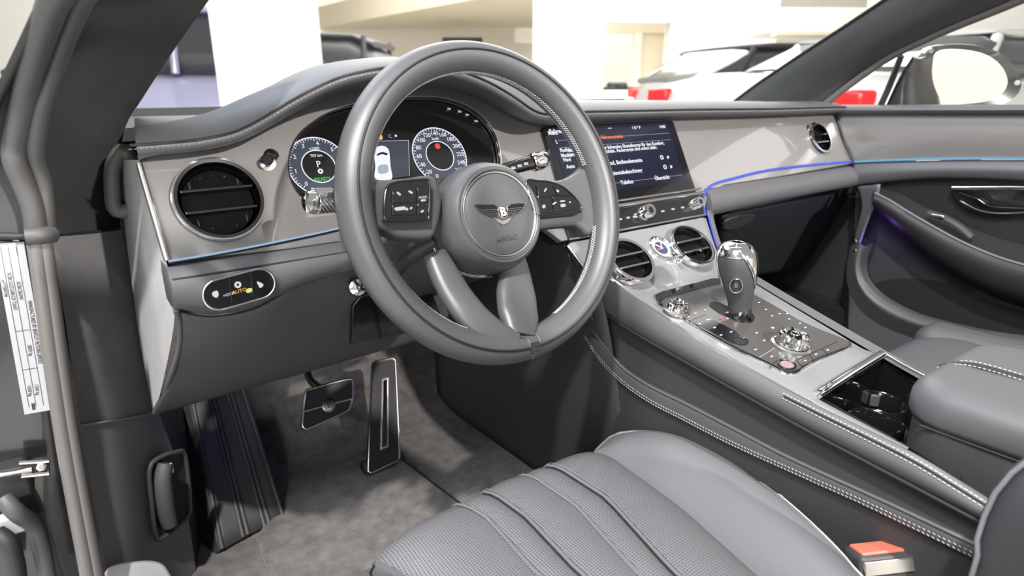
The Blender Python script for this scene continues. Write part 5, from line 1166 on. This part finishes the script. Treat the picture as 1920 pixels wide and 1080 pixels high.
blk('window_1', 1185, 1199, 13, 13.12, 0, bg(1190, 62, 13)[2], M['wall'])
blk('door_1', 1199, 1252, 13.05, 13.1, 0, bg(1200, 62, 13)[2], M['beige'])
blk('trim_2', 1131, 1300, 13, 13.2, bg(1200, 62, 13)[2], bg(1200, 46, 13)[2], M['beige'])
zs = 2.35
def onz(px, py): r = ray(px, py); t = (zs-POS.z)/r.z; return POS+r*t
sp = [onz(590, 54), onz(905, -4), onz(1040, -30), onz(1040, 72), onz(604, 74)]
st_(mesh('ceiling', sp+[p+V(0, 0, .5) for p in sp], [(0, 1, 2, 3, 4), (5, 6, 7, 8, 9)]+[(i, (i+1) % 5, 5+(i+1) % 5, 5+i) for i in range(5)], M['beige'], None, smooth=False))
blk('trim_3', 1432, 1700, 9, 10.5, bg(1500, 60, 9)[2], bg(1500, 14, 9)[2], M['wall'])
blk('trim_4', 1445, 1560, 8.8, 9, bg(1500, 66, 8.8)[2], bg(1500, 58, 8.8)[2], M['beige'])
blk('window_2', 965, 1001, 16, 16.2, bg(980, 80, 16)[2], bg(980, 52, 16)[2], M['wall_w'])
blk('trim_5', 832, 905, 16, 16.3, bg(860, 82, 16)[2], bg(860, 70, 16)[2], M['black'])
blk('wall_far_right', 1620, 2600, 12, 12.3, 0, 4.6, M['wall_w'])
blk('trim_6', 1775, 1868, 11.5, 12, bg(1800, 96, 11.5)[2], bg(1800, 86, 11.5)[2], mat('dark_beam', (.1, .085, .08), .6))
blk('trim_7', 1790, 1868, 11.8, 12, 0, bg(1800, 96, 11.5)[2], mat('niche_grey', (.42, .38, .38), .7))
x0, x1 = bg(1888, 155, 11.4)[0], bg(1930, 155, 11.4)[0]
po = tag(box('wall_poster', (x0, 11.4, .6), (x1, 11.46, bg(1900, 64, 11.4)[2]), mat('poster_blue', (.12, .28, .75), .5), None, M=BM, smooth=False), 'blue and red poster panel on the wall behind the door mirror', 'poster')
box('red_patch', (x0, 11.38, bg(1900, 128, 11.4)[2]), (x1, 11.4, bg(1900, 102, 11.4)[2]), mat('poster_red', (.5, .15, .1), .5), po, M=BM, smooth=False)

# ---------------------------------------------------------------- cars in the showroom
M['tyre'] = mat('tyre', (.02, .02, .02), .7); M['tail'] = mat('tail_lamp', (.7, .02, .02), .25)
M['cglass'] = mat('dark_car_glass', (.04, .045, .05), .06, coat=1)
def make_car(name, label, px, d, heading, L, W, Hb, Hr, paint, roofm, cab=(.28, .8), open_top=False, glassm=None):
    """heading: degrees, the direction of the nose against the view direction; origin on the ground"""
    x, y, _ = bg(px, 155, d)
    c = BM @ V(x, y, 0); t = thing(name, label, 'car', c, 'cars parked in the showroom')
    Mx = Matrix.Translation(c) @ Matrix.Rotation(math.atan2(FH.y, FH.x)+math.radians(heading), 4, 'Z')
    def sec(xx, w, z0, z1, rz):
        o = []
        for i in range(24):
            a = 2*math.pi*i/24; cc, ss = math.cos(a), math.sin(a); k = (abs(cc)**rz+abs(ss)**rz)**(-1/rz)
            o.append(Mx @ V(xx, w*cc*k, (z0+z1)/2+(z1-z0)/2*ss*k))
        return o
    st = [(-.5, .72, .45, Hb*.80), (-.485, .88, .3, Hb*.97), (-.42, .97, .22, Hb), (-.25, 1, .2, Hb), (0, 1, .2, Hb), (.2, 1, .2, Hb*.98), (.36, .97, .2, Hb*.93), (.46, .9, .24, Hb*.82), (.5, .7, .36, Hb*.66)]
    grid('body', [sec(L*a, W/2*b, z0, z1, 4.5) for a, b, z0, z1 in st], paint, t, closed_u=True, cap=True, angle=60)
    if not open_top:
        a0, a1 = (.5-cab[1])*L, (.5-cab[0])*L
        rows = [(a0, .80, Hb*.95, Hb+.03), (a0+.10*L, .80, Hb*.95, Hb+(Hr-Hb)*.80), (a0+.17*L, .79, Hb*.95, Hr-.05), ((a0+a1)/2, .78, Hb*.95, Hr-.03), (a1-.17*L, .78, Hb*.95, Hr-.07), (a1, .80, Hb*.95, Hb+.02)]
        grid('cabin_glass', [sec(q, W/2*w, z0, z1, 5) for q, w, z0, z1 in rows], glassm or M['cglass'], t, closed_u=True, cap=True, angle=60)
        rr = [(a0+.115*L, .74, Hb+(Hr-Hb)*.80, Hb+(Hr-Hb)*.88), (a0+.17*L, .77, Hr-.09, Hr-.01), ((a0+a1)/2, .77, Hr-.08, Hr), (a1-.16*L, .74, Hr-.11, Hr-.04), (a1-.11*L, .70, Hr-.2, Hr-.13)]
        grid('roof', [sec(q, W/2*w, z0, z1, 5) for q, w, z0, z1 in rr], roofm, t, closed_u=True, cap=True, angle=60)
        for s in (-1, 1):
            for q in (a0+.12*L, (a0+a1)/2-.05, a1-.13*L):
                tube('roof_post', [Mx @ V(q+(-.25 if q < 0 and q == a0+.12*L else 0), s*W/2*.82, Hb-.02), Mx @ V(q, s*W/2*.745, Hr-.08)], .035, roofm, t, n=6, seg=8)
    else:
        a = (.5-cab[0])*L
        tube('windscreen_frame', [Mx @ V(a, -W*.40, Hb-.02), Mx @ V(a-.42, -W*.36, Hr-.03), Mx @ V(a-.46, 0, Hr), Mx @ V(a-.42, W*.36, Hr-.03), Mx @ V(a, W*.40, Hb-.02)], .03, M['black'], t, n=40, seg=8)
        patch('windscreen', [[Mx @ V(a, w, Hb-.02) for w in (-W*.39, 0, W*.39)], [Mx @ V(a-.43, w, Hr-.02) for w in (-W*.35, 0, W*.35)]], M['glass'], t, nu=8, nv=4)
        slab_m = [(-.1, -.36), (-.1, .36), (-.95, -.34), (-.95, .34)]
        for q, w in slab_m:
            grid('headrest', [[Mx @ V(a-1.25+q+.09*math.cos(u)*k, w+.15*math.sin(u)*k, Hb+z) for u in [2*math.pi*j/16 for j in range(16)]] for k, z in ((.7, -.08), (1, .0), (.95, .05), (.6, .075))], M['black'], t, closed_u=True, cap=True, angle=60)
        box('cockpit', (a-2.4, -W*.36, Hb-.02), (a-.5, W*.36, Hb+.005), M['black'], t, M=Mx)
    for s in (-1, 1):
        for q in (-.31*L, .31*L):
            w = Mx @ Matrix.Translation(V(q, s*(W/2-.11), .33)) @ Matrix.Rotation(math.radians(-90*s), 4, 'X')
            wh = lathe('wheel', w, [(.33, -.11), (.335, 0), (.33, .1), (.24, .12), (.23, .09), (.05, .11), (0, .11)], M['tyre'], t, seg=28)
            lathe('rim', w, [(.235, .1), (.22, .122), (.06, .125), (0, .13)], M['satin'], wh, seg=20)
        tl_ = [Mx @ V(-.495*L+dx_, s*(W*.36-dy_), Hb*zz) for dx_, dy_, zz in ((.0, -.0, .92), (.0, .22, .93), (.0, .22, .80), (.0, -.0, .78), (.06, -.1, .92), (.06, -.1, .78))]
        box('tail_lamp', (-.503*L, s*W*.38-.10, Hb*.80), (-.47*L, s*W*.38+.09, Hb*.90), M['tail'], t, bevel=.02, M=Mx)
        box('headlamp', (.44*L, s*W*.36-.14, Hb*.66), (.485*L, s*W*.36+.12, Hb*.76), M['icon'], t, bevel=.02, M=Mx)
    return t
lil = mat('lilac_silver_paint', (.42, .42, .6), .3, metal=.2, coat=1); wht = mat('white_car_paint', (.6, .6, .59), .3, coat=1); slv = mat('silver_car_paint', (.3, .31, .33), .35, metal=.2, coat=1)
gry = mat('dark_grey_paint', (.05, .05, .055), .5, coat=.1); blk_r = mat('soft_top_black', (.03, .03, .032), .8)
make_car('parked_car', 'lilac silver car parked behind the white wall, seen beside the driver pillar', 330, 6.4, 100, 4.9, 1.95, 1.08, 1.62, lil, lil)
make_car('parked_car', 'dark grey car parked beyond the dashboard, left of the steering wheel rim', 580, 9.3, -92, 4.9, 1.95, .98, 1.62, gry, gry, cab=(.17, .95), glassm=gry)
make_car('parked_car', 'white open convertible parked in front of the white wall, seen past the wheel', 1225, 10.2, -88, 4.4, 1.9, .92, 1.11, wht, wht, cab=(.32, .8), open_top=True)
make_car('parked_car', 'silver car with black soft top parked left of the passenger pillar', 1570, 8.1, -75, 4.7, 1.95, 1.02, 1.40, slv, blk_r, cab=(.3, .98))
make_car('parked_car', 'white car with a red tail lamp showing below the passenger pillar', 1765, 5.3, -60, 4.6, 1.9, 1.06, 1.34, wht, wht)
